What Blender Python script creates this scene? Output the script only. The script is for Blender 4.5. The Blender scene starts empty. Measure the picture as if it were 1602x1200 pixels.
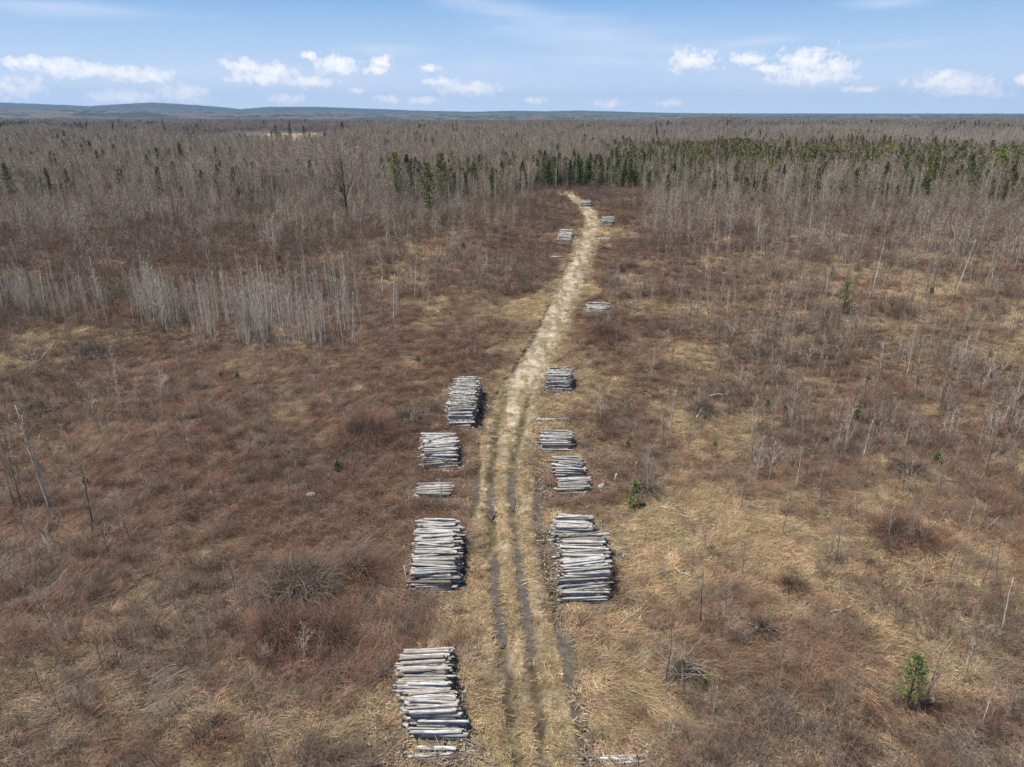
import bpy, math, random
import numpy as np
from mathutils import Vector

# ------------------------------------------------------------------ camera, world, sun
SC = bpy.context.scene
COL = SC.collection
R = math.radians
W_PX, H_PX, FOC = 1602.0, 1200.0, 1111.0
CAM_H, PITCH = 26.0, R(20.9)
CP, SP = math.cos(PITCH), math.sin(PITCH)
SUN_AZ, SUN_EL = R(-106), R(68)            # from the view direction, + is right
SKY_STRENGTH, SUN_STRENGTH, EXPOSURE = 0.085, 4.4, 0.62
HAZE_DENSITY = 0.00006

cam = bpy.data.cameras.new('camera')
cam.sensor_width = 36.0
cam.lens = 36.0 * FOC / W_PX
cam.clip_start, cam.clip_end = 0.5, 60000.0
camo = bpy.data.objects.new('camera', cam)
COL.objects.link(camo)
camo.location = (0, 0, CAM_H)
camo.rotation_euler = (math.pi / 2 - PITCH, 0, 0)
SC.camera = camo
SC.view_settings.view_transform = 'Standard'
SC.view_settings.look = 'None'
SC.view_settings.exposure = EXPOSURE
SC.view_settings.gamma = 1.0
SC.render.engine = 'CYCLES'
SC.cycles.max_bounces = 4
SC.cycles.diffuse_bounces = 2
SC.cycles.glossy_bounces = 2
SC.cycles.volume_bounces = 0
SC.cycles.transparent_max_bounces = 8
SC.cycles.use_denoising = True
SC.cycles.denoiser = 'OPENIMAGEDENOISE'
SC.cycles.denoising_input_passes = 'RGB_ALBEDO_NORMAL'
SC.cycles.denoising_prefilter = 'NONE'
SC.cycles.caustics_reflective = False
SC.cycles.caustics_refractive = False


def ray(u, v):
    """direction of a pixel of the photograph (arrays allowed)"""
    a = (np.asarray(u, float) - W_PX / 2) / FOC
    b = (H_PX / 2 - np.asarray(v, float)) / FOC
    return a, CP + b * SP, -SP + b * CP


def azel(u, v):
    x, y, z = ray(u, v)
    return np.arctan2(x, y), np.arctan2(z, np.hypot(x, y))


def project(x, y, z):
    d = y * CP - (z - CAM_H) * SP
    up = y * SP + (z - CAM_H) * CP
    d = np.maximum(d, 1e-3)
    return W_PX / 2 + FOC * x / d, H_PX / 2 - FOC * up / d


class NT:
    """small wrapper to write node trees"""
    def __init__(self, tree):
        self.t = tree
        tree.nodes.clear()

    def n(self, kind, **kw):
        nd = self.t.nodes.new(kind)
        ins = kw.pop('ins', {})
        for k, v in kw.items():
            setattr(nd, k, v)
        for k, v in ins.items():
            if isinstance(v, bpy.types.NodeSocket):
                self.t.links.new(v, nd.inputs[k])
            else:
                nd.inputs[k].default_value = v
        return nd

    def math(self, op, a, b=0.0, c=0.0, clamp=False):
        nd = self.n('ShaderNodeMath', operation=op, use_clamp=clamp)
        for i, v in enumerate((a, b, c)):
            if isinstance(v, bpy.types.NodeSocket):
                self.t.links.new(v, nd.inputs[i])
            else:
                nd.inputs[i].default_value = v
        return nd.outputs[0]

    def mix(self, fac, a, b, mode='MIX'):
        nd = self.n('ShaderNodeMix', data_type='RGBA', blend_type=mode)
        for i, v in ((0, fac), (6, a), (7, b)):
            if isinstance(v, bpy.types.NodeSocket):
                self.t.links.new(v, nd.inputs[i])
            else:
                nd.inputs[i].default_value = v if i == 0 else (*v[:3], 1.0)
        return nd.outputs[2]

    def ramp(self, fac, stops, interp='LINEAR'):
        nd = self.n('ShaderNodeValToRGB')
        self.t.links.new(fac, nd.inputs[0])
        cr = nd.color_ramp
        cr.interpolation = interp
        while len(cr.elements) < len(stops):
            cr.elements.new(0.5)
        for e, (p, c) in zip(cr.elements, stops):
            e.position = p
            e.color = (*c, 1.0) if not isinstance(c, (int, float)) else (c, c, c, 1.0)
        return nd.outputs[0]

    def link(self, a, b):
        self.t.links.new(a, b)


def make_world():
    w = bpy.data.worlds.new('World')
    SC.world = w
    w.use_nodes = True
    t = NT(w.node_tree)
    out = t.n('ShaderNodeOutputWorld')
    bg = t.n('ShaderNodeBackground', ins={'Strength': SKY_STRENGTH})
    sky = t.n('ShaderNodeTexSky', sky_type='NISHITA', sun_disc=False, sun_elevation=SUN_EL,
              sun_rotation=SUN_AZ, altitude=300.0, air_density=1.0, dust_density=0.6, ozone_density=3.0)
    tc = t.n('ShaderNodeTexCoord')
    sep = t.n('ShaderNodeSeparateXYZ', ins={0: tc.outputs['Generated']})
    az = t.math('ARCTAN2', sep.outputs[0], sep.outputs[1])
    el = t.math('ARCSINE', sep.outputs[2])
    pos = t.n('ShaderNodeCombineXYZ', ins={0: az, 1: el, 2: 0.0}).outputs[0]
    # the clouds over the horizon: (photo x, photo y, half width, half height)
    blobs = [(40, 99, 40, 10), (95, 104, 52, 12), (150, 112, 52, 11), (205, 117, 60, 10), (240, 120, 28, 8),
             (16, 138, 48, 16), (185, 151, 52, 11), (285, 147, 42, 14), (380, 103, 30, 11), (428, 112, 36, 14),
             (482, 128, 42, 9), (410, 122, 58, 10), (448, 155, 30, 9), (483, 88, 14, 8), (530, 101, 36, 15),
             (598, 98, 20, 10), (588, 109, 20, 8), (670, 107, 19, 7), (735, 139, 58, 11), (690, 128, 30, 7),
             (555, 142, 15, 6), (605, 155, 30, 8), (660, 157, 35, 6), (838, 157, 30, 7), (950, 163, 30, 8),
             (1050, 161, 25, 7), (1082, 94, 42, 17), (1168, 92, 26, 10), (1200, 107, 22, 8), (1262, 96, 48, 21),
             (1302, 108, 36, 18), (1268, 120, 54, 14), (1348, 140, 28, 5), (1482, 130, 66, 14), (1505, 145, 62, 8),
             (1475, 119, 26, 9), (1600, 125, 14, 9)]
    nz = t.n('ShaderNodeTexNoise', ins={'Vector': pos, 'Scale': 95.0, 'Detail': 8.0, 'Roughness': 0.64})
    nz2 = t.n('ShaderNodeTexNoise', ins={'Vector': pos, 'Scale': 20.0, 'Detail': 3.0, 'Roughness': 0.5})
    best = None
    for (u, v, hw, hh) in blobs:
        a, e = azel(u, v)
        sx = FOC * 0.93 / (hw * 1.12)
        sy = FOC / (hh * 1.22)
        nd = t.n('ShaderNodeVectorMath', operation='MULTIPLY_ADD',
                 ins={0: pos, 1: (sx, sy, 0), 2: (-float(a) * sx, -float(e) * sy, 0)})
        ln = t.n('ShaderNodeVectorMath', operation='LENGTH', ins={0: nd.outputs[0]}).outputs['Value']
        b = t.math('SUBTRACT', 1.0, ln)
        best = b if best is None else t.math('SMOOTH_MAX', best, b, 0.35)
    shape = t.math('ADD', best, t.math('MULTIPLY', t.math('SUBTRACT', nz.outputs[0], 0.5), 2.3))
    shape = t.math('ADD', shape, t.math('MULTIPLY', t.math('SUBTRACT', nz2.outputs[0], 0.5), 0.8))
    mr = t.n('ShaderNodeMapRange', interpolation_type='SMOOTHSTEP',
             ins={0: shape, 1: 0.10, 2: 0.50, 3: 0.0, 4: 0.96})
    # thin cirrus streaks higher up
    st = t.n('ShaderNodeMapping', ins={'Vector': pos, 'Scale': (7.0, 42.0, 1.0), 'Rotation': (0, 0, R(9))})
    cz = t.n('ShaderNodeTexNoise', ins={'Vector': st.outputs[0], 'Scale': 1.0, 'Detail': 5.0, 'Roughness': 0.55})
    wis = None
    for (u, v, hw, hh, rot) in [(800, 22, 190, 16, 12), (930, 55, 170, 22, 8), (1010, 75, 120, 10, 3), (1370, 72, 90, 6, -3),
                                (590, 78, 60, 6, 0), (760, 106, 60, 9, 0), (100, 12, 130, 8, 0), (1180, 66, 60, 6, -4),
                                (960, 96, 130, 8, 2), (1390, 4, 50, 6, 0), (240, 128, 240, 26, 0), (600, 132, 260, 20, 0),
                                (1280, 130, 140, 18, 0)]:
        a, e = azel(u, v)
        mp = t.n('ShaderNodeMapping', vector_type='TEXTURE',
                 ins={'Vector': pos, 'Location': (float(a), float(e), 0), 'Rotation': (0, 0, -R(rot)),
                      'Scale': (hw * 1.3 / FOC, hh * 1.4 / FOC, 1)})
        ln = t.n('ShaderNodeVectorMath', operation='LENGTH', ins={0: mp.outputs[0]}).outputs['Value']
        b = t.math('SUBTRACT', 1.0, ln)
        wis = b if wis is None else t.math('SMOOTH_MAX', wis, b, 0.3)
    ws = t.math('ADD', wis, t.math('MULTIPLY', t.math('SUBTRACT', cz.outputs[0], 0.5), 2.0))
    mw = t.n('ShaderNodeMapRange', interpolation_type='SMOOTHSTEP', ins={0: ws, 1: -0.25, 2: 1.3, 3: 0.0, 4: 0.5})
    tinted = t.mix(1.0, sky.outputs[0], SKY_TINT, 'MULTIPLY')
    # the lowest band of sky is paler
    low = t.n('ShaderNodeMapRange', ins={0: el, 1: 0.0, 2: 0.145, 3: 1.0, 4: 0.0})
    high = t.n('ShaderNodeMapRange', interpolation_type='SMOOTHSTEP', ins={0: el, 1: 0.15, 2: 0.45, 3: 1.0, 4: 0.0})
    tinted = t.mix(high.outputs[0], tinted, t.mix(t.math('POWER', low.outputs[0], 0.9), SKY_TOP, SKY_LOW))
    c1 = t.mix(mw.outputs[0], tinted, CLOUD_DULL)
    tone = t.mix(t.n('ShaderNodeMapRange', ins={0: shape, 1: 0.25, 2: 0.95, 3: 0.0, 4: 1.0}).outputs[0], CLOUD_DULL, CLOUD_LIT)
    c2 = t.mix(mr.outputs[0], c1, tone)
    t.link(c2, bg.inputs['Color'])
    t.link(bg.outputs[0], out.inputs['Surface'])


SKY_TINT = (0.92, 0.97, 1.0)
SKY_TOP = (1.45, 3.3, 6.15)
SKY_LOW = (5.9, 6.9, 8.1)
CLOUD_DULL = (6.0, 6.6, 7.9)
CLOUD_LIT = (9.2, 9.0, 8.8)
make_world()

sun = bpy.data.lights.new('sun', 'SUN')
sun.energy = SUN_STRENGTH
sun.angle = R(2.5)
sun.color = (1.0, 0.92, 0.80)
suno = bpy.data.objects.new('sun', sun)
COL.objects.link(suno)
sd = Vector((math.sin(SUN_AZ) * math.cos(SUN_EL), math.cos(SUN_AZ) * math.cos(SUN_EL), math.sin(SUN_EL)))
suno.rotation_euler = sd.to_track_quat('Z', 'Y').to_euler()
suno.location = sd * 60

# ------------------------------------------------------------------ helpers
rng = np.random.default_rng(7)


def _hash(ix, iy, seed):
    n = (ix.astype(np.int64) * 374761393 + iy.astype(np.int64) * 668265263 + seed * 974634777) & 0x7fffffff
    n = ((n ^ (n >> 13)) * 1274126177) & 0x7fffffff
    n = n ^ (n >> 16)
    return (n & 0xffff) / 65535.0


def vnoise(x, y, seed=0):
    x = np.asarray(x, float); y = np.asarray(y, float)
    ix = np.floor(x); iy = np.floor(y)
    fx = x - ix; fy = y - iy
    fx = fx * fx * (3 - 2 * fx); fy = fy * fy * (3 - 2 * fy)
    a = _hash(ix, iy, seed); b = _hash(ix + 1, iy, seed)
    c = _hash(ix, iy + 1, seed); d = _hash(ix + 1, iy + 1, seed)
    return (a * (1 - fx) + b * fx) * (1 - fy) + (c * (1 - fx) + d * fx) * fy


def fbm(x, y, seed=0, octv=4, gain=0.5):
    s = 0.0; amp = 1.0; tot = 0.0
    for k in range(octv):
        s = s + amp * vnoise(np.asarray(x) * 2 ** k + 17.3 * k, np.asarray(y) * 2 ** k - 9.1 * k, seed + k)
        tot += amp; amp *= gain
    return s / tot


def smooth(a, b, x):
    t = np.clip((np.asarray(x, float) - a) / (b - a), 0, 1)
    return t * t * (3 - 2 * t)


class MB:
    def __init__(self):
        self.V = []; self.F = []; self.M = []

    def add(self, verts, faces, mat=0):
        o = len(self.V)
        self.V.extend([tuple(map(float, v)) for v in verts])
        for f in faces:
            self.F.append(tuple(o + i for i in f)); self.M.append(mat)

    def tube(self, pts, radii, n=5, mat=0, cap=True, capmat=None, jitter=None):
        pts = [np.asarray(p, float) for p in pts]
        vs = []
        k = len(pts)
        ref = None
        for i in range(k):
            d = pts[min(i + 1, k - 1)] - pts[max(i - 1, 0)]
            d = d / (np.linalg.norm(d) + 1e-9)
            if ref is None:
                ref = np.array([1.0, 0, 0]) if abs(d[0]) < 0.8 else np.array([0, 1.0, 0])
            a = np.cross(d, ref); a /= np.linalg.norm(a) + 1e-9
            b = np.cross(d, a)
            ref = -np.cross(d, a) if False else ref
            for j in range(n):
                th = 2 * math.pi * j / n
                rr = radii[i] * (1 if jitter is None else 1 + jitter[i % len(jitter)][j % len(jitter[0])])
                vs.append(pts[i] + rr * (math.cos(th) * a + math.sin(th) * b))
        fs = []
        for i in range(k - 1):
            for j in range(n):
                j2 = (j + 1) % n
                fs.append((i * n + j, i * n + j2, (i + 1) * n + j2, (i + 1) * n + j))
        o = len(self.V)
        self.add(vs, fs, mat)
        if cap:
            cm = mat if capmat is None else capmat
            self.F.append(tuple(o + j for j in range(n))[::-1]); self.M.append(cm)
            self.F.append(tuple(o + (k - 1) * n + j for j in range(n))); self.M.append(cm)

    def strip(self, pts, widths, side, mat=0):
        """ribbon along pts with a side vector"""
        side = np.asarray(side, float)
        vs = []
        for p, w in zip(pts, widths):
            vs.append(np.asarray(p) - side * w / 2); vs.append(np.asarray(p) + side * w / 2)
        fs = [(2 * i, 2 * i + 1, 2 * i + 3, 2 * i + 2) for i in range(len(pts) - 1)]
        self.add(vs, fs, mat)

    def mesh(self, name, mats, smooth_faces=False):
        me = bpy.data.meshes.new(name)
        me.from_pydata(self.V, [], self.F)
        for m in mats:
            me.materials.append(m)
        me.polygons.foreach_set('material_index', np.array(self.M, dtype=np.int32))
        if smooth_faces:
            me.polygons.foreach_set('use_smooth', np.ones(len(self.F), dtype=bool))
        me.update()
        return me


def grid_mesh(name, X, Y, Z, mats, color=None, smooth_faces=True):
    """X, Y, Z are (rows, cols) arrays"""
    r, c = X.shape
    me = bpy.data.meshes.new(name)
    v = np.stack([X, Y, Z], -1).reshape(-1, 3).astype(np.float32)
    idx = np.arange(r * c).reshape(r, c)
    q = np.stack([idx[:-1, :-1], idx[:-1, 1:], idx[1:, 1:], idx[1:, :-1]], -1).reshape(-1, 4).astype(np.int32)
    me.vertices.add(len(v)); me.vertices.foreach_set('co', v.ravel())
    me.loops.add(q.size); me.loops.foreach_set('vertex_index', q.ravel())
    me.polygons.add(len(q))
    me.polygons.foreach_set('loop_start', np.arange(0, q.size, 4, dtype=np.int32))
    for m in mats:
        me.materials.append(m)
    me.update(calc_edges=True)
    me.polygons.foreach_set('use_smooth', np.full(len(q), smooth_faces))
    if color is not None:
        at = me.attributes.new('albedo', 'FLOAT_COLOR', 'POINT')
        cc = np.ones((len(v), 4), np.float32); cc[:, :3] = color.reshape(-1, 3)
        at.data.foreach_set('color', cc.ravel())
    return me


def tag(o, label=None, cat=None, group=None, kind=None):
    if label: o['label'] = label
    if cat: o['category'] = cat
    if group: o['group'] = group
    if kind: o['kind'] = kind
    return o


def link_mesh(name, me, parent=None, loc=(0, 0, 0), rot=(0, 0, 0), scale=(1, 1, 1)):
    o = bpy.data.objects.new(name, me)
    COL.objects.link(o)
    o.location = loc; o.rotation_euler = rot; o.scale = scale
    if parent is not None:
        o.parent = parent
    return o


def thing(name, parts, loc, rotz=0.0, scale=1.0, tilt=(0, 0)):
    """an Empty at the base with one child per (part name, mesh)"""
    e = bpy.data.objects.new(name, None)
    COL.objects.link(e)
    e.empty_display_size = 0.3
    e.location = loc
    e.rotation_euler = (tilt[0], tilt[1], rotz)
    e.scale = (scale, scale, scale) if isinstance(scale, (int, float, np.floating)) else scale
    for pn, me in parts:
        o = bpy.data.objects.new(pn, me)
        COL.objects.link(o)
        o.parent = e
    return e


# ------------------------------------------------------------------ terrain
SKY_FAR = np.array([(-400, 163), (0, 162), (60, 164), (140, 167.5), (200, 163.5), (235, 162), (280, 164), (330, 167.5),
                    (378, 172), (420, 168.5), (500, 168.5), (540, 170), (600, 172), (660, 174.5), (740, 176), (800, 174.5),
                    (860, 175.2), (900, 174), (960, 175.5), (1010, 177), (1060, 178), (1200, 180), (2000, 180)], float)
SKY_MID = np.array([(-400, 172), (0, 173), (100, 174), (200, 176), (300, 177), (400, 178), (500, 180), (600, 182),
                    (700, 186), (2000, 188)], float)
SKY_RIGHT = np.array([(-400, 205), (800, 200), (950, 192), (1000, 187), (1040, 183), (1070, 177.5), (1110, 174.5), (1150, 176.5),
                      (1220, 182), (1320, 184.5), (1420, 182.5), (1480, 178), (1540, 177), (1602, 177.5), (2000, 177)], float)


def _prof(tab, D):
    a, e = azel(tab[:, 0], tab[:, 1])
    return a, CAM_H + D * np.tan(e)


P_FAR = (9500.0, *_prof(SKY_FAR, 9500.0))
P_MID = (4600.0, *_prof(SKY_MID, 4600.0))
P_RIGHT = (3100.0, *_prof(SKY_RIGHT + np.array([0.0, 7.0]), 3100.0))


def px_line(pts):
    return np.array(pts, float)


def ground_xy(u, v, z=0.0):
    x, y, d = ray(u, v)
    t = (z - CAM_H) / d
    return x * t, y * t


# track centre line and ruts, read from the photograph, as points on the ground
TRACK_PX = [(850, 1330), (836, 1260), (830, 1200), (818, 1100), (806, 1000), (797, 900), (790, 800), (788, 750), (795, 700),
            (802, 650), (815, 600), (840, 550), (868, 500), (892, 450), (909, 400), (921, 367), (928, 346), (916, 326), (898, 311), (886, 303)]
LRUT_PX = [(828, 1330), (815, 1230), (806, 1160), (798, 1100), (788, 1030), (780, 980), (775, 920), (772, 870), (769, 820), (767, 770), (770, 720), (776, 670), (790, 610), (815, 555), (848, 500), (876, 450), (898, 400), (912, 367)]
RRUT_PX = [(866, 1330), (856, 1230), (848, 1160), (840, 1100), (831, 1030), (825, 980), (816, 920), (808, 860), (803, 810), (799, 760), (806, 710), (818, 660), (832, 610), (858, 555), (884, 500), (904, 450), (920, 400), (931, 367)]
RDITCH_PX = [(925, 1200), (910, 1135), (904, 1095), (893, 1050), (885, 1015), (874, 972), (862, 900), (855, 862), (848, 832), (843, 790), (842, 765), (845, 735)]
LDITCH_PX = [(733, 810), (742, 785), (746, 750), (745, 720), (747, 680), (765, 630), (785, 600), (805, 570), (830, 535), (850, 490), (868, 450), (886, 412)]
RDITCH2_PX = [(890, 545), (905, 500), (920, 455), (925, 420), (929, 395), (933, 380)]


def to_line(px, step=0.5):
    p = np.array([ground_xy(u, v) for u, v in px])
    # smooth resample
    seg = np.r_[0, np.cumsum(np.hypot(*np.diff(p, axis=0).T))]
    s = np.arange(0, seg[-1], step)
    q = np.stack([np.interp(s, seg, p[:, 0]), np.interp(s, seg, p[:, 1])], 1)
    k = 9
    if len(q) > 2 * k:
        pad = np.pad(q, ((k, k), (0, 0)), mode='reflect', reflect_type='odd')
        ker = np.hanning(2 * k + 1); ker /= ker.sum()
        q = np.stack([np.convolve(pad[:, i], ker, 'valid') for i in (0, 1)], 1)
    return q


TRACK = to_line(TRACK_PX)
LINES = {k: to_line(v) for k, v in dict(l=LRUT_PX, r=RRUT_PX, rd=RDITCH_PX, ld=LDITCH_PX, rd2=RDITCH2_PX).items()}


def dist_to(line, x, y, chunk=4000):
    x = np.asarray(x, float).ravel(); y = np.asarray(y, float).ravel()
    d = np.empty(len(x)); k = np.empty(len(x), int)
    for i in range(0, len(x), chunk):
        dd = (x[i:i + chunk, None] - line[None, :, 0]) ** 2 + (y[i:i + chunk, None] - line[None, :, 1]) ** 2
        k[i:i + chunk] = dd.argmin(1)
        d[i:i + chunk] = np.sqrt(dd.min(1))
    return d, k


def track_dist(x, y):
    x = np.asarray(x, float); y = np.asarray(y, float)
    out = np.full(x.shape, 99.0)
    m = (y > 5) & (y < 275) & (np.abs(x) < 60)
    if m.any():
        out[m] = dist_to(TRACK, x[m], y[m])[0]
    return out


def base_z(x, y):
    """ground level before the track is cut in"""
    x = np.asarray(x, float); y = np.asarray(y, float)
    r = np.hypot(x, y); a = np.arctan2(x, y)
    z = 0.0 * r
    near = 1 - smooth(900, 1600, r)
    z = z + near * 0.5 * (fbm(x / 38.0, y / 38.0, 3, 3) - 0.5) * smooth(3, 14, track_dist(x, y))
    z = z + 5.0 * (fbm(x / 260.0, y / 260.0, 11, 3) - 0.5) * smooth(260, 700, r)
    # low swell of the woods ahead of the camera
    ac, _ = azel(700, 200)
    z = z + 4.5 * np.exp(-((a - ac) / 0.13) ** 2) * np.exp(-((r - 720) / 260) ** 2)
    for (D, A, Hh), sf, sb, nzs in ((P_RIGHT, 1100, 1400, 2.0), (P_MID, 1100, 900, 6.0), (P_FAR, 2300, 3000, 5.0)):
        h = np.interp(a, A, Hh)
        g = np.where(r < D, np.exp(-((r - D) / sf) ** 2), np.exp(-((r - D) / sb) ** 2))
        z = np.maximum(z, h * g) if D > 4000 else z + (h - 0.0) * g
    z = z - 28.0 * smooth(1300, 2400, r) * np.exp(-((r - 2300) / 1500) ** 2) * (1 - .45 * smooth(0.12, 0.3, a))
    return z


def bumps(x, y):
    return 0.34 * (fbm(x / 2.6, y / 2.6, 21, 3) - 0.5)


HUMPS = []      # (x, y, radius, height) brushy hummocks, filled below


def ground_z(x, y):
    x = np.asarray(x, float); y = np.asarray(y, float)
    td = track_dist(x, y)
    r = np.hypot(x, y)
    z = base_z(x, y) + bumps(x, y) * smooth(2.0, 4.5, td) * (1 - smooth(150, 300, r))
    for (hx, hy, hr, hh) in HUMPS:
        z = z + hh * np.exp(-(((x - hx) ** 2 + (y - hy) ** 2) / hr ** 2))
    return z


def at(u, v, n=8):
    """point of the ground under a pixel of the photograph"""
    z = 0.0
    for _ in range(n):
        x, y = ground_xy(u, v, z)
        z = float(ground_z(np.array([x]), np.array([y]))[0])
    return float(x), float(y), z


# (photo x, y, radius, height) of the brushy hummocks
MOUND_PX = [(946, 538, 3.3, 1.3, 'red'), (575, 692, 3.3, 1.1, 'red'), (640, 668, 2.2, 0.8, 'grey'), (465, 935, 3.2, 1.0, 'grey'),
            (440, 1010, 2.2, 0.8, 'red'), (560, 905, 1.6, 0.5, 'red'), (520, 1010, 1.7, 0.5, 'red'), (985, 425, 2.6, 0.8, 'red'),
            (1240, 925, 1.0, 0.3, 'red'), (1415, 850, 2.6, 0.6, 'red'), (1010, 775, 1.6, 0.5, 'grey'), (1070, 1060, 1.0, 0.3, 'grey'),
            (150, 560, 2.8, 0.7, 'grey'), (330, 1160, 1.4, 0.4, 'red'), (1100, 650, 2.0, 0.5, 'grey'), (975, 470, 2.2, 0.5, 'red'),
            (60, 650, 2.2, 0.6, 'grey'), (1420, 745, 2.0, 0.5, 'grey'), (980, 345, 3.0, 0.7, 'red'), (1190, 990, .8, 0.2, 'grey')]
_mp = [at(u, v) for u, v, *_ in MOUND_PX]
HUMPS = [(p[0], p[1], m[2] * 0.75, m[3] * 1.15) for p, m in zip(_mp, MOUND_PX)]

# ------------------------------------------------------------------ cover map: what grows where (weights of straw, red stems, grey brush)
COVER = [  # photo x, y, half w, half h, straw, red, grey
    (1200, 860, 230, 110, 1.0, -.3, -.5), (1010, 860, 90, 90, 1.1, -.5, -.6), (960, 1060, 110, 160, .7, -.2, -.2),
    (1480, 1010, 130, 90, .7, 0, -.2), (1280, 1150, 300, 90, .4, .1, 0), (1450, 450, 150, 60, .7, 0, -.1),
    (1150, 430, 90, 50, .4, .1, 0), (640, 480, 90, 60, .15, .2, -.1), (480, 640, 90, 40, .3, -.1, -.1),
    (230, 640, 60, 30, .2, .2, 0), (420, 1150, 150, 50, .3, .0, 0), (700, 1060, 70, 180, .6, -.1, -.3),
    (740, 880, 40, 120, .7, -.2, -.4), (300, 800, 150, 60, .2, .1, .1), (500, 900, 140, 110, -.5, .8, .3),
    (460, 1010, 170, 90, -.3, .7, .2), (600, 680, 110, 60, -.3, .6, .3), (945, 525, 50, 30, -.5, 1.2, .3),
    (650, 570, 120, 40, 0, .5, 0), (330, 545, 130, 30, 0, .6, 0), (740, 400, 120, 60, .0, .5, 0),
    (860, 320, 80, 35, .1, .9, -.3), (980, 340, 60, 40, 0, .8, -.2), (150, 870, 130, 60, -.1, .5, .1),
    (430, 960, 80, 50, -.3, .2, .8), (1150, 900, 90, 60, -.4, .5, .5), (1080, 1080, 80, 60, -.2, .2, .4),
    (1400, 700, 150, 60, -.2, .1, .4), (1250, 560, 200, 60, .1, .1, .2), (150, 450, 250, 60, -.2, .1, .5),
    (200, 320, 400, 80, -.3, 0, .8), (1350, 340, 300, 50, -.2, .2, .5), (1050, 560, 120, 90, .4, .2, -.2),
    (60, 990, 120, 90, .2, .1, .2), (250, 1000, 160, 60, .0, .3, .1), (1550, 800, 100, 100, .0, .1, .4),
    (1060, 720, 130, 50, .3, .3, -.2), (690, 1180, 110, 40, .6, -.2, -.2)]


def cover(x, y, z=0.0):
    u, v = project(x, y, z)
    w = np.zeros((3,) + np.shape(x))
    w[0] = 0.30 + 1.9 * (fbm(x / 5.0, y / 5.0, 41, 4) - 0.5) + 0.9 * (fbm(x / 21, y / 21, 44, 2) - .5)
    w[1] = 0.26 + 1.9 * (fbm(x / 6.0, y / 6.0, 51, 4) - 0.5) + 0.9 * (fbm(x / 25, y / 25, 54, 2) - .5)
    w[2] = 0.22 + 1.9 * (fbm(x / 5.5, y / 5.5, 61, 4) - 0.5) + 0.9 * (fbm(x / 23, y / 23, 64, 2) - .5)
    for (cu, cv, ru, rv, a, b, c) in COVER:
        g = np.exp(-(((u - cu) / ru) ** 2 + ((v - cv) / rv) ** 2)) * 0.5
        w[0] += a * g * 1.5; w[1] += b * g; w[2] += c * g
    lf = smooth(680, 560, u) * smooth(330, 420, v)
    w[0] -= .20 * lf; w[1] += .12 * lf; w[2] += .08 * lf
    td = track_dist(x, y)
    w[0] += 0.55 * np.exp(-(td / 4.2) ** 2)
    w[2] -= 0.3 * np.exp(-(td / 4.2) ** 2)
    w = np.exp(2.6 * w)
    return w / w.sum(0)


STRAW = np.array([0.335, 0.248, 0.145])
RUST = np.array([0.150, 0.089, 0.062])
GREY = np.array([0.128, 0.102, 0.080])
SHADED_DUFF = np.array([0.065, 0.047, 0.033])

# ------------------------------------------------------------------ materials


def material(name, build, rough=0.9):
    m = bpy.data.materials.new(name)
    m.use_nodes = True
    t = NT(m.node_tree)
    out = t.n('ShaderNodeOutputMaterial')
    bs = t.n('ShaderNodeBsdfPrincipled', ins={'Roughness': rough, 'Specular IOR Level': 0.2})
    t.link(bs.outputs[0], out.inputs['Surface'])
    build(t, bs)
    return m


def m_ground(t, bs):
    geo = t.n('ShaderNodeNewGeometry')
    at_ = t.n('ShaderNodeAttribute', attribute_name='albedo')
    n1 = t.n('ShaderNodeTexNoise', ins={'Vector': geo.outputs['Position'], 'Scale': 1.7, 'Detail': 8.0, 'Roughness': 0.7})
    n2 = t.n('ShaderNodeTexNoise', ins={'Vector': geo.outputs['Position'], 'Scale': 0.05, 'Detail': 6.0, 'Roughness': 0.65})
    f1 = t.ramp(n1.outputs[0], [(0.28, 0.30), (0.5, 0.9), (0.75, 1.7)])
    f2 = t.ramp(n2.outputs[0], [(0.3, 0.70), (0.7, 1.30)])
    c = t.mix(1.0, at_.outputs['Color'], f1, 'MULTIPLY')
    c = t.mix(1.0, c, f2, 'MULTIPLY')
    t.link(c, bs.inputs['Base Color'])
    bp = t.n('ShaderNodeBump', ins={'Strength': 0.6, 'Distance': 0.15, 'Height': n1.outputs[0]})
    t.link(bp.outputs[0], bs.inputs['Normal'])


def m_track(t, bs):
    geo = t.n('ShaderNodeNewGeometry')
    at_ = t.n('ShaderNodeAttribute', attribute_name='albedo')
    n1 = t.n('ShaderNodeTexNoise', ins={'Vector': geo.outputs['Position'], 'Scale': 3.2, 'Detail': 9.0, 'Roughness': 0.72})
    f1 = t.ramp(n1.outputs[0], [(0.3, 0.45), (0.5, 0.95), (0.72, 1.45)])
    c = t.mix(1.0, at_.outputs['Color'], f1, 'MULTIPLY')
    t.link(c, bs.inputs['Base Color'])
    bp = t.n('ShaderNodeBump', ins={'Strength': 0.7, 'Distance': 0.08, 'Height': n1.outputs[0]})
    t.link(bp.outputs[0], bs.inputs['Normal'])


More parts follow.
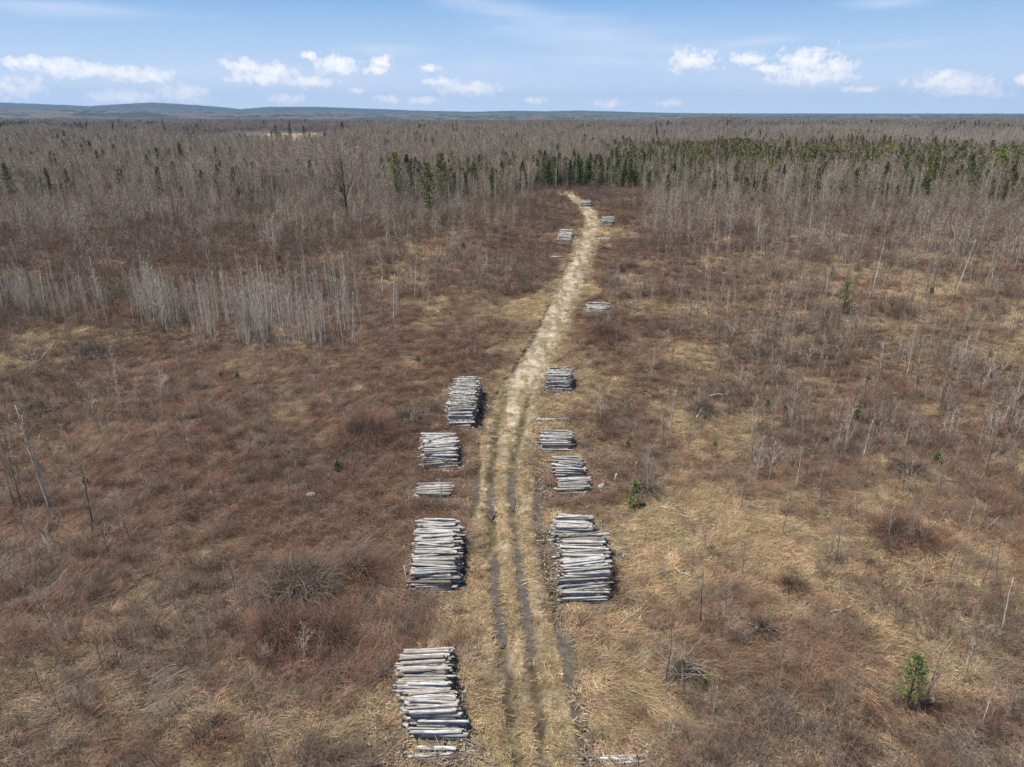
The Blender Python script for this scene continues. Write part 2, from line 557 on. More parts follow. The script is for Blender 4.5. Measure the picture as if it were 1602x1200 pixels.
def m_water(t, bs):
    geo = t.n('ShaderNodeNewGeometry')
    n1 = t.n('ShaderNodeTexNoise', ins={'Vector': geo.outputs['Position'], 'Scale': 2.5, 'Detail': 5.0, 'Roughness': 0.6})
    c = t.ramp(n1.outputs[0], [(0.35, (0.060, 0.053, 0.043)), (0.65, (0.115, 0.102, 0.082))])
    t.link(c, bs.inputs['Base Color'])
    bs.inputs['Roughness'].default_value = 0.05
    bs.inputs['Specular IOR Level'].default_value = 0.5
    bs.inputs['IOR'].default_value = 1.33
    n2 = t.n('ShaderNodeTexNoise', ins={'Vector': geo.outputs['Position'], 'Scale': 9.0, 'Detail': 2.0})
    bp = t.n('ShaderNodeBump', ins={'Strength': 0.05, 'Distance': 0.02, 'Height': n2.outputs[0]})
    t.link(bp.outputs[0], bs.inputs['Normal'])


def m_tint(lo, hi):
    """plant stems tinted per tuft (instance attribute) and varied per blade"""
    def f(t, bs):
        at_ = t.n('ShaderNodeAttribute', attribute_name='tint', attribute_type='INSTANCER')
        geo = t.n('ShaderNodeNewGeometry')
        v = t.n('ShaderNodeMapRange', ins={0: geo.outputs['Random Per Island'], 1: 0.0, 2: 1.0, 3: lo, 4: hi})
        c = t.mix(1.0, at_.outputs['Color'], t.n('ShaderNodeCombineXYZ', ins={0: v.outputs[0], 1: v.outputs[0], 2: v.outputs[0]}).outputs[0], 'MULTIPLY')
        t.link(c, bs.inputs['Base Color'])
    return f


def m_islands(c0, c1, c2, obj=0.35):
    """colours picked per stem, shifted a little per plant"""
    def f(t, bs):
        geo = t.n('ShaderNodeNewGeometry')
        oi = t.n('ShaderNodeObjectInfo')
        c = t.ramp(geo.outputs['Random Per Island'], [(0.0, c0), (0.5, c1), (1.0, c2)])
        v = t.n('ShaderNodeMapRange', ins={0: oi.outputs['Random'], 1: 0.0, 2: 1.0, 3: 1 - obj, 4: 1 + obj})
        c = t.mix(1.0, c, t.n('ShaderNodeCombineXYZ', ins={0: v.outputs[0], 1: v.outputs[0], 2: v.outputs[0]}).outputs[0], 'MULTIPLY')
        t.link(c, bs.inputs['Base Color'])
    return f


def m_bark(light, dark, scale, lo, hi, bands=1.0):
    def f(t, bs):
        tc = t.n('ShaderNodeTexCoord')
        oi = t.n('ShaderNodeObjectInfo')
        mp = t.n('ShaderNodeMapping', ins={'Vector': tc.outputs['Object'], 'Scale': (1, 1, bands)})
        n1 = t.n('ShaderNodeTexNoise', noise_dimensions='4D', ins={'Vector': mp.outputs[0], 'W': t.math('MULTIPLY', oi.outputs['Random'], 50.0),
                 'Scale': scale, 'Detail': 5.0, 'Roughness': 0.65})
        f1 = t.n('ShaderNodeMapRange', ins={0: n1.outputs[0], 1: lo, 2: hi, 3: 0.0, 4: 1.0})
        c = t.mix(f1.outputs[0], dark, light)
        v = t.n('ShaderNodeMapRange', ins={0: oi.outputs['Random'], 1: 0.0, 2: 1.0, 3: 0.65, 4: 1.15})
        c = t.mix(1.0, c, t.n('ShaderNodeCombineXYZ', ins={0: v.outputs[0], 1: v.outputs[0], 2: v.outputs[0]}).outputs[0], 'MULTIPLY')
        t.link(c, bs.inputs['Base Color'])
        bp = t.n('ShaderNodeBump', ins={'Strength': 0.5, 'Distance': 0.02, 'Height': n1.outputs[0]})
        t.link(bp.outputs[0], bs.inputs['Normal'])
    return f


def m_logbark(t, bs):
    tc = t.n('ShaderNodeTexCoord')
    oi = t.n('ShaderNodeObjectInfo')
    w = t.math('MULTIPLY', oi.outputs['Random'], 73.0)
    mp = t.n('ShaderNodeMapping', ins={'Vector': tc.outputs['Object'], 'Scale': (0.28, 1, 1)})
    n1 = t.n('ShaderNodeTexNoise', noise_dimensions='4D', ins={'Vector': mp.outputs[0], 'W': w, 'Scale': 10.0, 'Detail': 7.0, 'Roughness': 0.72})
    n2 = t.n('ShaderNodeTexNoise', noise_dimensions='4D', ins={'Vector': tc.outputs['Object'], 'W': w, 'Scale': 3.6, 'Detail': 5.0, 'Roughness': 0.65})
    n3 = t.n('ShaderNodeTexNoise', noise_dimensions='4D', ins={'Vector': tc.outputs['Object'], 'W': w, 'Scale': 26.0, 'Detail': 3.0, 'Roughness': 0.6})
    f1 = t.n('ShaderNodeMapRange', ins={0: n1.outputs[0], 1: 0.42, 2: 0.53, 3: 0.0, 4: 1.0})
    pale = t.ramp(oi.outputs['Random'], [(0.0, (0.31, 0.295, 0.27)), (0.3, (0.57, 0.57, 0.555)), (0.75, (0.77, 0.77, 0.755)), (1.0, (0.25, 0.215, 0.175))])
    c = t.mix(f1.outputs[0], (0.085, 0.072, 0.060), pale)
    f2 = t.n('ShaderNodeMapRange', ins={0: n2.outputs[0], 1: 0.50, 2: 0.60, 3: 0.0, 4: 0.85})
    c = t.mix(f2.outputs[0], c, (0.15, 0.12, 0.092))
    f3 = t.ramp(n3.outputs[0], [(0.3, 0.72), (0.6, 1.08)])
    c = t.mix(1.0, c, f3, 'MULTIPLY')
    t.link(c, bs.inputs['Base Color'])
    bp = t.n('ShaderNodeBump', ins={'Strength': 0.7, 'Distance': 0.02, 'Height': n1.outputs[0]})
    t.link(bp.outputs[0], bs.inputs['Normal'])


def m_logend(t, bs):
    tc = t.n('ShaderNodeTexCoord')
    oi = t.n('ShaderNodeObjectInfo')
    n1 = t.n('ShaderNodeTexNoise', ins={'Vector': tc.outputs['Object'], 'Scale': 22.0, 'Detail': 4.0})
    c = t.ramp(oi.outputs['Random'], [(0.0, (0.16, 0.125, 0.09)), (0.5, (0.26, 0.19, 0.125)), (1.0, (0.44, 0.29, 0.17))])
    c = t.mix(1.0, c, t.ramp(n1.outputs[0], [(0.3, 0.6), (0.7, 1.2)]), 'MULTIPLY')
    t.link(c, bs.inputs['Base Color'])


def m_rock(t, bs):
    tc = t.n('ShaderNodeTexCoord')
    n1 = t.n('ShaderNodeTexNoise', ins={'Vector': tc.outputs['Object'], 'Scale': 5.0, 'Detail': 6.0})
    t.link(t.ramp(n1.outputs[0], [(0.3, (0.25, 0.23, 0.20)), (0.7, (0.50, 0.47, 0.42))]), bs.inputs['Base Color'])


def m_field(t, bs):
    geo = t.n('ShaderNodeNewGeometry')
    n1 = t.n('ShaderNodeTexNoise', ins={'Vector': geo.outputs['Position'], 'Scale': 0.06, 'Detail': 6.0})
    t.link(t.ramp(n1.outputs[0], [(0.3, (0.22, 0.17, 0.10)), (0.7, (0.36, 0.285, 0.17))]), bs.inputs['Base Color'])


MAT = dict(
    ground=material('ground_soil', m_ground), track=material('track_soil', m_track), water=material('muddy_water', m_water),
    straw=material('dry_grass', m_tint(0.55, 1.45)), stem=material('plant_stem', m_tint(0.5, 1.5)),
    pale=material('pale_bark', m_bark((0.74, 0.68, 0.58), (0.28, 0.24, 0.195), 3.0, 0.30, 0.46, 2.5)),
    grey=material('grey_bark', m_bark((0.27, 0.225, 0.18), (0.11, 0.09, 0.07), 4.0, 0.3, 0.6)),
    wood=material('woods_bark', m_bark((0.22, 0.18, 0.14), (0.11, 0.09, 0.07), 4.0, 0.3, 0.6)),
    drift=material('greyed_wood', m_bark((0.40, 0.36, 0.30), (0.16, 0.135, 0.11), 5.0, 0.3, 0.55, 0.4)),
    dark=material('dark_bark', m_bark((0.12, 0.10, 0.085), (0.045, 0.038, 0.032), 4.0, 0.3, 0.6)),
    dead=material('bleached_wood', m_bark((0.74, 0.685, 0.59), (0.30, 0.26, 0.21), 5.0, 0.3, 0.55, 0.4)),
    twig=material('twig_bark', m_islands((0.205, 0.162, 0.122), (0.29, 0.237, 0.184), (0.40, 0.338, 0.27), 0.3)),
    twigpale=material('pale_twig_bark', m_islands((0.26, 0.215, 0.165), (0.37, 0.315, 0.25), (0.48, 0.425, 0.35), 0.22)),
    spruce=material('spruce_needles', m_islands((0.070, 0.090, 0.030), (0.118, 0.142, 0.046), (0.180, 0.200, 0.068), 0.35)),
    pine=material('pine_needles', m_islands((0.11, 0.135, 0.030), (0.185, 0.205, 0.048), (0.27, 0.275, 0.08), 0.3)),
    larch=material('bronze_needles', m_islands((0.175, 0.135, 0.075), (0.25, 0.19, 0.105), (0.22, 0.21, 0.085), 0.35)),
    seedling=material('seedling_needles', m_islands((0.065, 0.098, 0.028), (0.120, 0.165, 0.044), (0.195, 0.24, 0.08), 0.2)),
    rust=material('rusty_stems', m_islands((0.055, 0.026, 0.018), (0.110, 0.052, 0.036), (0.19, 0.098, 0.064), 0.15)),
    brush=material('grey_brush_stems', m_islands((0.060, 0.046, 0.038), (0.11, 0.086, 0.071), (0.20, 0.165, 0.135), 0.15)),
    logbark=material('log_bark', m_logbark), logend=material('log_end_grain', m_logend),
    rock=material('pale_stone', m_rock), field=material('dry_field', m_field),
)

# ------------------------------------------------------------------ piles of logs: spines (photo x, y of the top), height, log length, end tapers
PILES = [
    dict(key='nearest pile left of the track', spine=[(674, 1003), (661, 1038), (664, 1068), (679, 1100), (688, 1122), (689, 1138)], h=[1.0, 1.5, 1.6, 1.6, 1.4, .9], L=2.25, yaw=2, mess=2.0),
    dict(key='second long pile left of the track', spine=[(686, 806), (683, 840), (682, 870), (678, 892), (677, 907)], h=[1.5, 1.7, 1.7, 1.6, 1.0], L=2.45, yaw=3, mess=2.5),
    dict(key='small low pile left of the track', spine=[(679, 756), (679, 771)], h=[.6, .5], L=2.5, yaw=5, mess=3.0),
    dict(key='tangled pile left of the track', spine=[(686, 672), (687, 697), (688, 716)], h=[1.7, 1.7, 1.2], L=2.45, yaw=6, mess=6.5),
    dict(key='tall curved pile left of the track', spine=[(733, 587), (726, 605), (722, 620), (720, 638), (719, 652)], h=[1.9, 2.2, 2.2, 2.0, 1.2], L=2.2, yaw=2, mess=3.0),
    dict(key='small tilted pile far off left of the track', spine=[(886, 358), (882, 376)], h=[1.6, 1.0], L=2.7, yaw=-8, mess=2.0),
    dict(key='largest pile right of the track', spine=[(913, 825), (914, 860), (915, 890), (915, 914)], h=[1.7, 1.8, 1.7, 1.3], L=2.65, yaw=4, mess=2.2),
    dict(key='short stack against the back of the largest pile', spine=[(896, 803), (896, 824)], h=[1.5, 1.75], L=2.2, yaw=-2, mess=2.0, flat=True),
    dict(key='slanted low pile of thin logs right of the track', spine=[(899, 747), (897, 764)], h=[.9, .5], L=2.3, yaw=11, mess=4.0),
    dict(key='ragged pile just behind the slanted pile', spine=[(890, 714), (889, 732)], h=[1.4, 1.0], L=2.1, yaw=-4, mess=4.5),
    dict(key='square pile of even logs right of the track', spine=[(871, 667), (870, 685)], h=[1.4, 1.3], L=2.45, yaw=-1, mess=1.6),
    dict(key='narrow weathered pile farther up the right side', spine=[(876, 570), (874, 587), (872, 598)], h=[1.9, 1.8, 1.1], L=2.35, yaw=2, mess=3.0),
    dict(key='low pile beyond the grassy hummock right of the track', spine=[(937, 470), (930, 482)], h=[.9, .6], L=3.1, yaw=3, mess=2.0),
    dict(key='few logs lying askew beside the far bend', spine=[(947, 370), (944, 374)], h=[.5, .3], L=2.7, yaw=14, mess=6),
    dict(key='stack of pale logs at the far bend of the track', spine=[(951, 337), (950, 346)], h=[1.7, 1.3], L=2.6, yaw=0, mess=3),
    dict(key='farthest pile near the wood edge', spine=[(917, 312), (917, 317)], h=[1.7, 1.2], L=2.9, yaw=-2, mess=2),
    dict(key='half buried logs at the bottom edge of the view', spine=[(973, 1179), (972, 1191)], h=[.2, .17], L=1.8, yaw=9, mess=5),
    dict(key='loose logs in front of the nearest pile', spine=[(680, 1168), (678, 1182)], h=[.34, .3], L=1.6, yaw=16, mess=6),
    dict(key='loose thin logs behind the square pile', spine=[(866, 652), (862, 656)], h=[.3, .25], L=2.9, yaw=3, mess=6),
    dict(key='few scattered logs on the brush near the far left pile', spine=[(870, 399), (868, 402)], h=[.4, .3], L=2.3, yaw=-4, mess=7),
]
for p in PILES:
    pts = []
    for (u, v), h in zip(p['spine'], p['h']):
        z = 0.0
        for _ in range(5):
            x, y = ground_xy(u, v, z + h)
            z = float(ground_z(np.array([x]), np.array([y]))[0])
        pts.append((float(x), float(y)))
    q = np.array(pts)
    seg = np.r_[0, np.cumsum(np.hypot(*np.diff(q, axis=0).T))]
    p['pts'], p['seg'] = q, seg


def pile_mask(x, y, margin=0.3):
    """True on the footprint of a pile"""
    m = np.zeros(np.shape(x), bool)
    for p in PILES:
        s = np.linspace(0, p['seg'][-1], max(3, int(p['seg'][-1] / 0.4)))
        cx = np.interp(s, p['seg'], p['pts'][:, 0]); cy = np.interp(s, p['seg'], p['pts'][:, 1])
        for a, b in zip(cx, cy):
            m |= (np.abs(x - a) < p['L'] / 2 + margin - 0.25) & (np.abs(y - b) < 0.25 + margin)
    return m


# ------------------------------------------------------------------ ground sheet
def build_ground():
    az = np.r_[np.linspace(-180, -56, 32)[:-1], np.linspace(-56, 56, 620), np.linspace(56, 180, 32)[1:]]
    r = [0.5]
    while r[-1] < 13000:
        q = r[-1]
        r.append(q * (1.0085 if q > 15 else 1.05) + 0.02)
    r = np.array(r)
    A, Rr = np.meshgrid(np.radians(az), r)
    X = Rr * np.sin(A); Y = Rr * np.cos(A)
    Z = ground_z(X, Y)
    td = track_dist(X, Y)
    Z = Z - 0.55 * (1 - smooth(2.6, 3.3, td))
    far = smooth(240, 700, Rr)
    w = cover(X, Y)
    col = (w[0][..., None] * STRAW + w[1][..., None] * RUST + w[2][..., None] * GREY) * 0.50 + SHADED_DUFF * 0.30  # sheet darkened: shade down between the tufts is put into its colour
    # beyond the clearing: leaf litter under bare woods, farther on the colour of the woods themselves
    mott = fbm(X / 170.0, Y / 170.0, 71, 5, .6)
    ev = smooth(0.56, 0.66, fbm(X / 300.0, Y / 210.0, 81, 4, .6))
    wood = np.array([0.105, 0.088, 0.074]) * (0.7 + 0.6 * mott[..., None])
    wood = wood * (1 - ev[..., None]) + np.array([0.030, 0.042, 0.028]) * ev[..., None]
    md = smooth(3500, 4000, Rr)[..., None]
    sp = fbm(X / 60., Y / 130., 131, 4, .6)[..., None]
    wood = wood * (1 - md) + md * (wood * (.55 + 1.1 * sp) * (sp < .56) + np.array([0.022, 0.032, 0.020]) * (sp >= .56))
    fr = smooth(6200, 8000, Rr)[..., None]
    wood = wood * (1 - fr) + np.array([0.030, 0.040, 0.036]) * (0.6 + .8 * mott[..., None]) * fr
    col = col * (1 - far[..., None]) + wood * far[..., None]
    # crowns of the far woods roughen the sheet beyond the last single trees
    crow = smooth(3300, 4200, Rr)
    Z = Z + crow * 14.0 * (fbm(X / 45.0, Y / 45.0, 91, 3, .6))
    me = grid_mesh('ground', X, Y, Z, [MAT['ground']], col)
    o = link_mesh('ground', me)
    tag(o, kind='structure')


build_ground()


# ------------------------------------------------------------------ the dirt track with its ruts, and the water in them
def wet(line_key, s_px):
    pass


def build_track():
    c = to_line(TRACK_PX, 0.16)
    tg = np.gradient(c, axis=0); tg /= np.linalg.norm(tg, axis=1)[:, None]
    nrm = np.stack([tg[:, 1], -tg[:, 0]], 1)
    hw = 3.3
    off = np.linspace(-hw, hw, 67)
    X = c[:, 0][:, None] + nrm[:, 0][:, None] * off[None]
    Y = c[:, 1][:, None] + nrm[:, 1][:, None] * off[None]
    Z = base_z(X, Y) + 0.0
    Z += 0.20 * (fbm(X / 0.6, Y / 0.9, 31, 4, .6) - 0.5)
    shp = X.shape
    dr = {k: dist_to(LINES[k], X, Y)[0].reshape(shp) for k in LINES}
    near = smooth(75, 55, Y)
    wob = 0.30 + 1.35 * fbm(X / .7, Y / 1.2, 33, 4, .6)
    rut = np.maximum(np.exp(-(dr['l'] / ((.24 + .27 * near) * wob)) ** 4), np.exp(-(dr['r'] / ((.22 + .20 * near) * wob)) ** 4))
    dit = np.maximum(np.exp(-(dr['rd'] / (0.46 * wob)) ** 4), 0.95 * np.exp(-(dr['ld'] / (0.42 * wob)) ** 4))
    dit = np.maximum(dit, np.exp(-(dr['rd2'] / (0.4 * wob)) ** 4))
    Z -= 0.17 * rut * (0.45 + 0.55 * near) + 0.20 * dit
    edge = smooth(hw - 0.55, hw, np.abs(off))[None]
    Z = Z - 0.30 * edge
    # colours: bare pale dirt and flattened straw up the track, greener straw near the camera, dark wet ruts
    d = np.abs(off)[None] + 0 * X
    nz = fbm(X / 0.9, Y / 1.7, 35, 4)
    nz2 = fbm(X / 3.0, Y / 5.0, 36, 3)
    dirt = np.array([0.430, 0.365, 0.262]); strw = np.array([0.36, 0.29, 0.195]); mud = np.array([0.062, 0.047, 0.033])
    moss = np.array([0.105, 0.092, 0.034]); verge = np.array([0.20, 0.13, 0.075])
    farm = smooth(46, 56, Y)
    body = smooth(2.6 + .35 * farm, 1.6 + .35 * farm, d + 1.7 * (nz2 - .5))
    core = strw * (1 - farm[..., None]) + dirt * farm[..., None]
    core = core * (0.36 + 0.95 * nz[..., None])
    olive = smooth(.50, .66, fbm(X / .8, Y / 4.5, 37, 3))[..., None] * .75
    core = core * (1 - olive) + np.array([0.165, 0.130, 0.068]) * olive
    colr = verge * (1 - body[..., None]) + core * body[..., None]
    rm = np.clip(np.maximum(np.exp(-(dr['l'] / 0.52) ** 2), np.exp(-(dr['r'] / 0.47) ** 2)), 0, 1) * (0.35 + 0.65 * near)
    rm = np.clip(rm * (0.35 + 1.3 * fbm(X / .5, Y / .9, 38, 3)), 0, 1)
    mossy = .8 * smooth(0.42, 0.66, nz)[..., None]
    rc = mud * (1 - mossy) + moss * mossy
    colr = colr * (1 - rm[..., None]) + rc * rm[..., None]
    colr = colr * (1 - dit[..., None]) + mud * dit[..., None]
    me = grid_mesh('track', X, Y, Z, [MAT['track']], colr)
    o = link_mesh('track', me)
    tag(o, kind='structure')


build_track()


def puddle(line_key, v0, v1, half, level=-0.085):
    """a strip of water lying in a rut between two picture heights; its outline is where the rut cuts the level"""
    ln = LINES[line_key]
    y0 = ground_xy(800, v0)[1]; y1 = ground_xy(800, v1)[1]
    m = (ln[:, 1] < y0) & (ln[:, 1] > y1)
    c = ln[m]
    if len(c) < 2:
        return
    tg = np.gradient(c, axis=0); tg /= np.linalg.norm(tg, axis=1)[:, None]
    nrm = np.stack([tg[:, 1], -tg[:, 0]], 1)
    off = np.linspace(-half, half, 5)
    tap = np.clip(np.minimum(np.arange(len(c)), np.arange(len(c))[::-1]) / 1.5, 0.15, 1)
    tap = tap * (0.75 + 0.5 * fbm(c[:, 0] / .8, c[:, 1] / .8, 39, 2))
    X = c[:, 0][:, None] + nrm[:, 0][:, None] * off[None] * tap[:, None]
    Y = c[:, 1][:, None] + nrm[:, 1][:, None] * off[None] * tap[:, None]
    Z = base_z(X, Y) * 0 + base_z(c[:, 0], c[:, 1])[:, None] + level
    me = grid_mesh('water', X, Y, Z, [MAT['water']])
    tag(link_mesh('water', me), kind='structure')


for a in [('l', 868, 1020, .52), ('l', 758, 812, .32, -.05), ('r', 850, 1032, .43), ('r', 738, 800, .26, -.05), ('rd', 965, 1145, .56, -.11),
          ('rd', 764, 836, .40, -.12), ('rd', 852, 870, .34, -.12), ('ld', 742, 806, .34, -.15), ('ld', 575, 605, .40, -.14),
          ('ld', 515, 545, .36, -.14), ('ld', 470, 490, .36, -.14), ('ld', 408, 420, .5, -.12), ('rd2', 383, 404, .45, -.14),
          ('rd2', 424, 446, .40, -.14), ('l', 394, 402, .3, -.045), ('r', 394, 402, .3, -.045), ('l', 420, 430, .28, -.045),
          ('r', 420, 430, .28, -.045), ('rd', 1158, 1175, .3, -.1)]:
    puddle(*a)

# the pale field seen through a gap in the woods on the left
def build_field():
    c = [(400, 207.5), (505, 208.0), (498, 223), (392, 226)]
    pts = []
    for u, v in c:
        x, y, z = at(u, v, 20)
        pts.append((x, y))
    p = np.array(pts)
    s, t = np.meshgrid(np.linspace(0, 1, 40), np.linspace(0, 1, 30))
    X = (1 - t) * ((1 - s) * p[3, 0] + s * p[2, 0]) + t * ((1 - s) * p[0, 0] + s * p[1, 0])
    Y = (1 - t) * ((1 - s) * p[3, 1] + s * p[2, 1]) + t * ((1 - s) * p[0, 1] + s * p[1, 1])
    me = grid_mesh('field', X, Y, ground_z(X, Y) + 0.5 - 1.6 * smooth(.22, .0, np.minimum(np.minimum(s, 1 - s), np.minimum(t, 1 - t)) + .22 * (fbm(X / 22., Y / 40., 403, 3) - .35)), [MAT['field']])
    tag(link_mesh('field', me), kind='structure')
    return X, Y


FX, FY = build_field()


# ------------------------------------------------------------------ logs
def log_mesh(i):
    g = np.random.default_rng(100 + i)
    mb = MB()
    n = 11
    xs = np.array([-0.5, -0.492, -0.3, -0.1, 0.1, 0.3, 0.492, 0.5])
    bend = g.normal(0, 0.10, 2)
    pts = [(x, bend[0] * (x * x - .25) * .5, bend[1] * (x * x - .25) * .5) for x in xs]
    tp = g.uniform(0.78, 1.0)
    rad = [(1 + (tp - 1) * (x + .5)) * (0.5 if 0.02 < k < 6.9 else 0.46) for k, x in enumerate(xs)]
    jit = g.normal(0, 0.05, (len(xs), n))
    mb.tube(pts, rad, n, 0, True, 1, jit)
    # a few branch stubs
    for _ in range(g.integers(0, 3)):
        x = g.uniform(-.4, .4); th = g.uniform(0, 6.28)
        d = np.array([0, math.cos(th), math.sin(th)])
        mb.tube([np.array([x, 0, 0]) + d * .42, np.array([x + .01, 0, 0]) + d * .62], [.09, .06], 5, 0)
    return mb.mesh('log', [MAT['logbark'], MAT['logend']], True)


LOG_ME = [log_mesh(i) for i in range(10)]


def build_piles():
    singles = []; core = []
    for pi, p in enumerate(PILES):
        g = np.random.default_rng(500 + pi)
        Ls = p['seg'][-1]
        far = p['pts'][0, 1] > 85
        dia = 0.152 if not far else 0.26
        s = 0.0
        tops = []
        col = []
        while s <= Ls + 0.01:
            d = dia * g.choice([g.uniform(.55, .95), g.uniform(.8, 1.3), g.uniform(1.1, 1.65)])
            hh = np.interp(s, p['seg'], p['h'])
            # the ends of a pile slope down
            endf = min(1.0, 0.35 + (s) / 0.9, 0.30 + (Ls - s) / 0.75) if Ls > 1.6 and not p.get('flat') else 1.0
            hh = max(d, hh * endf + g.uniform(-.10, .08))
            col.append((s, d, hh))
            s += d * g.uniform(0.90, 1.02)
        for ci, (s, d, hh) in enumerate(col):
            cx = np.interp(s, p['seg'], p['pts'][:, 0]); cy = np.interp(s, p['seg'], p['pts'][:, 1])
            gz = float(base_z(np.array([cx]), np.array([cy]))[0]) + 0.0
            nlay = max(1, int(round(hh / (d * .92))))
            hprev = col[max(0, ci - 1)][2] if ci else 0
            hnext = col[ci + 1][2] if ci + 1 < len(col) else 0     # next one is nearer the camera
            for k in range(nlay):
                z = gz + d / 2 + (hh - d) * (k / max(1, nlay - 1)) - 0.03
                top = k == nlay - 1
                yaw = R(p['yaw'] * 0.5 + g.normal(0, p['mess'] * (1.25 if top else 0.7)))
                sh = g.normal(0, .15)
                L = p['L'] * g.uniform(.93, 1.05)
                rec = (pi, LOG_ME[g.integers(0, 10)], (cx + sh, cy + g.normal(0, .02), z + (0.03 * g.random() if top else 0)),
                       (g.uniform(0, 6.28), R(g.normal(0, 1.0 if not top else 1.8)), yaw + (math.pi if g.random() < .5 else 0)), (L, d, d * g.uniform(.9, 1.0)), cy)
                vis = top or z - gz > hnext + 0.02 or ci == len(col) - 1
                (singles if vis else core).append(rec)
            if g.random() < 0.22 and hh > .5:     # an odd log lying askew on top
                yaw = R(p['yaw'] + g.normal(0, p['mess'] * 2.2))
                dd = d * .7
                singles.append((pi, LOG_ME[g.integers(0, 10)], (cx + g.normal(0, .12), cy, gz + hh + dd * .30),
                                (g.uniform(0, 6.28), R(g.normal(0, 2)), yaw), (p['L'] * g.uniform(.8, 1.0), dd, dd), cy))
    singles.sort(key=lambda r: r[5])
    core += singles[298:]
    singles = singles[:298]
    for (pi, me, loc, rot, sc, _) in singles:
        key = PILES[pi]['key']
        o = link_mesh('log', me, None, loc, rot, sc)
        tag(o, 'grey log in the ' + key if 'logs' not in key else 'grey log, one of the ' + key, 'log', 'logs of the ' + key)
    # all deeper logs, only their ends in view between the others
    mb = MB()
    from mathutils import Matrix, Euler
    for (pi, me, loc, rot, sc, _) in core:
        M = np.array((Matrix.Translation(loc) @ Euler(rot).to_matrix().to_4x4() @ Matrix.Diagonal((*sc, 1))))
        n = len(me.vertices)
        v = np.empty(n * 3, np.float32); me.vertices.foreach_get('co', v); v = v.reshape(-1, 3)
        v = v @ M[:3, :3].T + M[:3, 3]
        o = len(mb.V)
        mb.V.extend(map(tuple, v.tolist()))
        for pl in me.polygons:
            mb.F.append(tuple(o + i for i in pl.vertices)); mb.M.append(pl.material_index)
    o = link_mesh('stacked_logs', mb.mesh('stacked_logs', [MAT['logbark'], MAT['logend']], True))
    tag(o, 'weathered logs packed deep inside the piles along the track', 'logs', kind='stuff')
    print('LOGS', len(singles), 'core', len(core))


build_piles()


# ------------------------------------------------------------------ scattering through geometry nodes (one object each)
def scatter(name, protos, xyz, rot, scl, pick, tint=None, label=None, cat=None):
    me = bpy.data.meshes.new(name)
    n = len(xyz)
    me.vertices.add(n)
    me.vertices.foreach_set('co', np.asarray(xyz, np.float32).ravel())
    me.attributes.new('rot', 'FLOAT_VECTOR', 'POINT').data.foreach_set('vector', np.asarray(rot, np.float32).ravel())
    scl = np.asarray(scl, np.float32)
    if scl.ndim == 1:
        scl = np.repeat(scl[:, None], 3, 1)
    me.attributes.new('scl', 'FLOAT_VECTOR', 'POINT').data.foreach_set('vector', scl.ravel())
    me.attributes.new('pick', 'INT', 'POINT').data.foreach_set('value', np.asarray(pick, np.int32))
    if tint is not None:
        c = np.ones((n, 4), np.float32); c[:, :3] = tint
        me.attributes.new('tint', 'FLOAT_COLOR', 'POINT').data.foreach_set('color', c.ravel())
    o = link_mesh(name, me)
    ng = bpy.data.node_groups.new(name + '_scatter', 'GeometryNodeTree')
    ng.interface.new_socket('Geometry', in_out='INPUT', socket_type='NodeSocketGeometry')
    ng.interface.new_socket('Geometry', in_out='OUTPUT', socket_type='NodeSocketGeometry')
    gi = ng.nodes.new('NodeGroupInput'); go = ng.nodes.new('NodeGroupOutput')
    iop = ng.nodes.new('GeometryNodeInstanceOnPoints')
    jn = ng.nodes.new('GeometryNodeJoinGeometry')
    for pm in protos:
        po = bpy.data.objects.new(pm.name + '_source', pm)     # not linked to the scene
        oi = ng.nodes.new('GeometryNodeObjectInfo')
        oi.inputs['Object'].default_value = po
        oi.inputs['As Instance'].default_value = True
        ng.links.new(oi.outputs['Geometry'], jn.inputs[0])

    def named(nm, dt):
        a = ng.nodes.new('GeometryNodeInputNamedAttribute')
        a.data_type = dt
        a.inputs['Name'].default_value = nm
        return a.outputs['Attribute']
    e2r = ng.nodes.new('FunctionNodeEulerToRotation')
    ng.links.new(named('rot', 'FLOAT_VECTOR'), e2r.inputs[0])
    ng.links.new(gi.outputs[0], iop.inputs['Points'])
    ng.links.new(jn.outputs[0], iop.inputs['Instance'])
    iop.inputs['Pick Instance'].default_value = True
    ng.links.new(named('pick', 'INT'), iop.inputs['Instance Index'])
    ng.links.new(e2r.outputs[0], iop.inputs['Rotation'])
    ng.links.new(named('scl', 'FLOAT_VECTOR'), iop.inputs['Scale'])
    ng.links.new(iop.outputs[0], go.inputs[0])
    md = o.modifiers.new('scatter', 'NODES')
    md.node_group = ng
    tag(o, label, cat, kind='stuff')
    return o


# ------------------------------------------------------------------ tufts and brush
def blade(mb, g, root, az, L, w, up0, droop, seg=3, mat=0):
    """a bent ribbon; up0 is the starting elevation, droop the bend per unit"""
    p = np.array(root, float)
    pts = [p]; ws = [w]
    el = up0
    for i in range(seg):
        el = max(el - droop / seg, -0.25)
        p = p + (L / seg) * np.array([math.cos(az) * math.cos(el), math.sin(az) * math.cos(el), math.sin(el)])
        if p[2] < 0.02:
            p = p.copy(); p[2] = 0.02 + 0.02 * g.random()
        pts.append(p); ws.append(w * (1 - 0.75 * (i + 1) / seg))
    side = np.array([-math.sin(az + g.normal(0, .7)), math.cos(az), g.normal(0, .35)])
    side /= np.linalg.norm(side)
    mb.strip(pts, ws, side, mat)


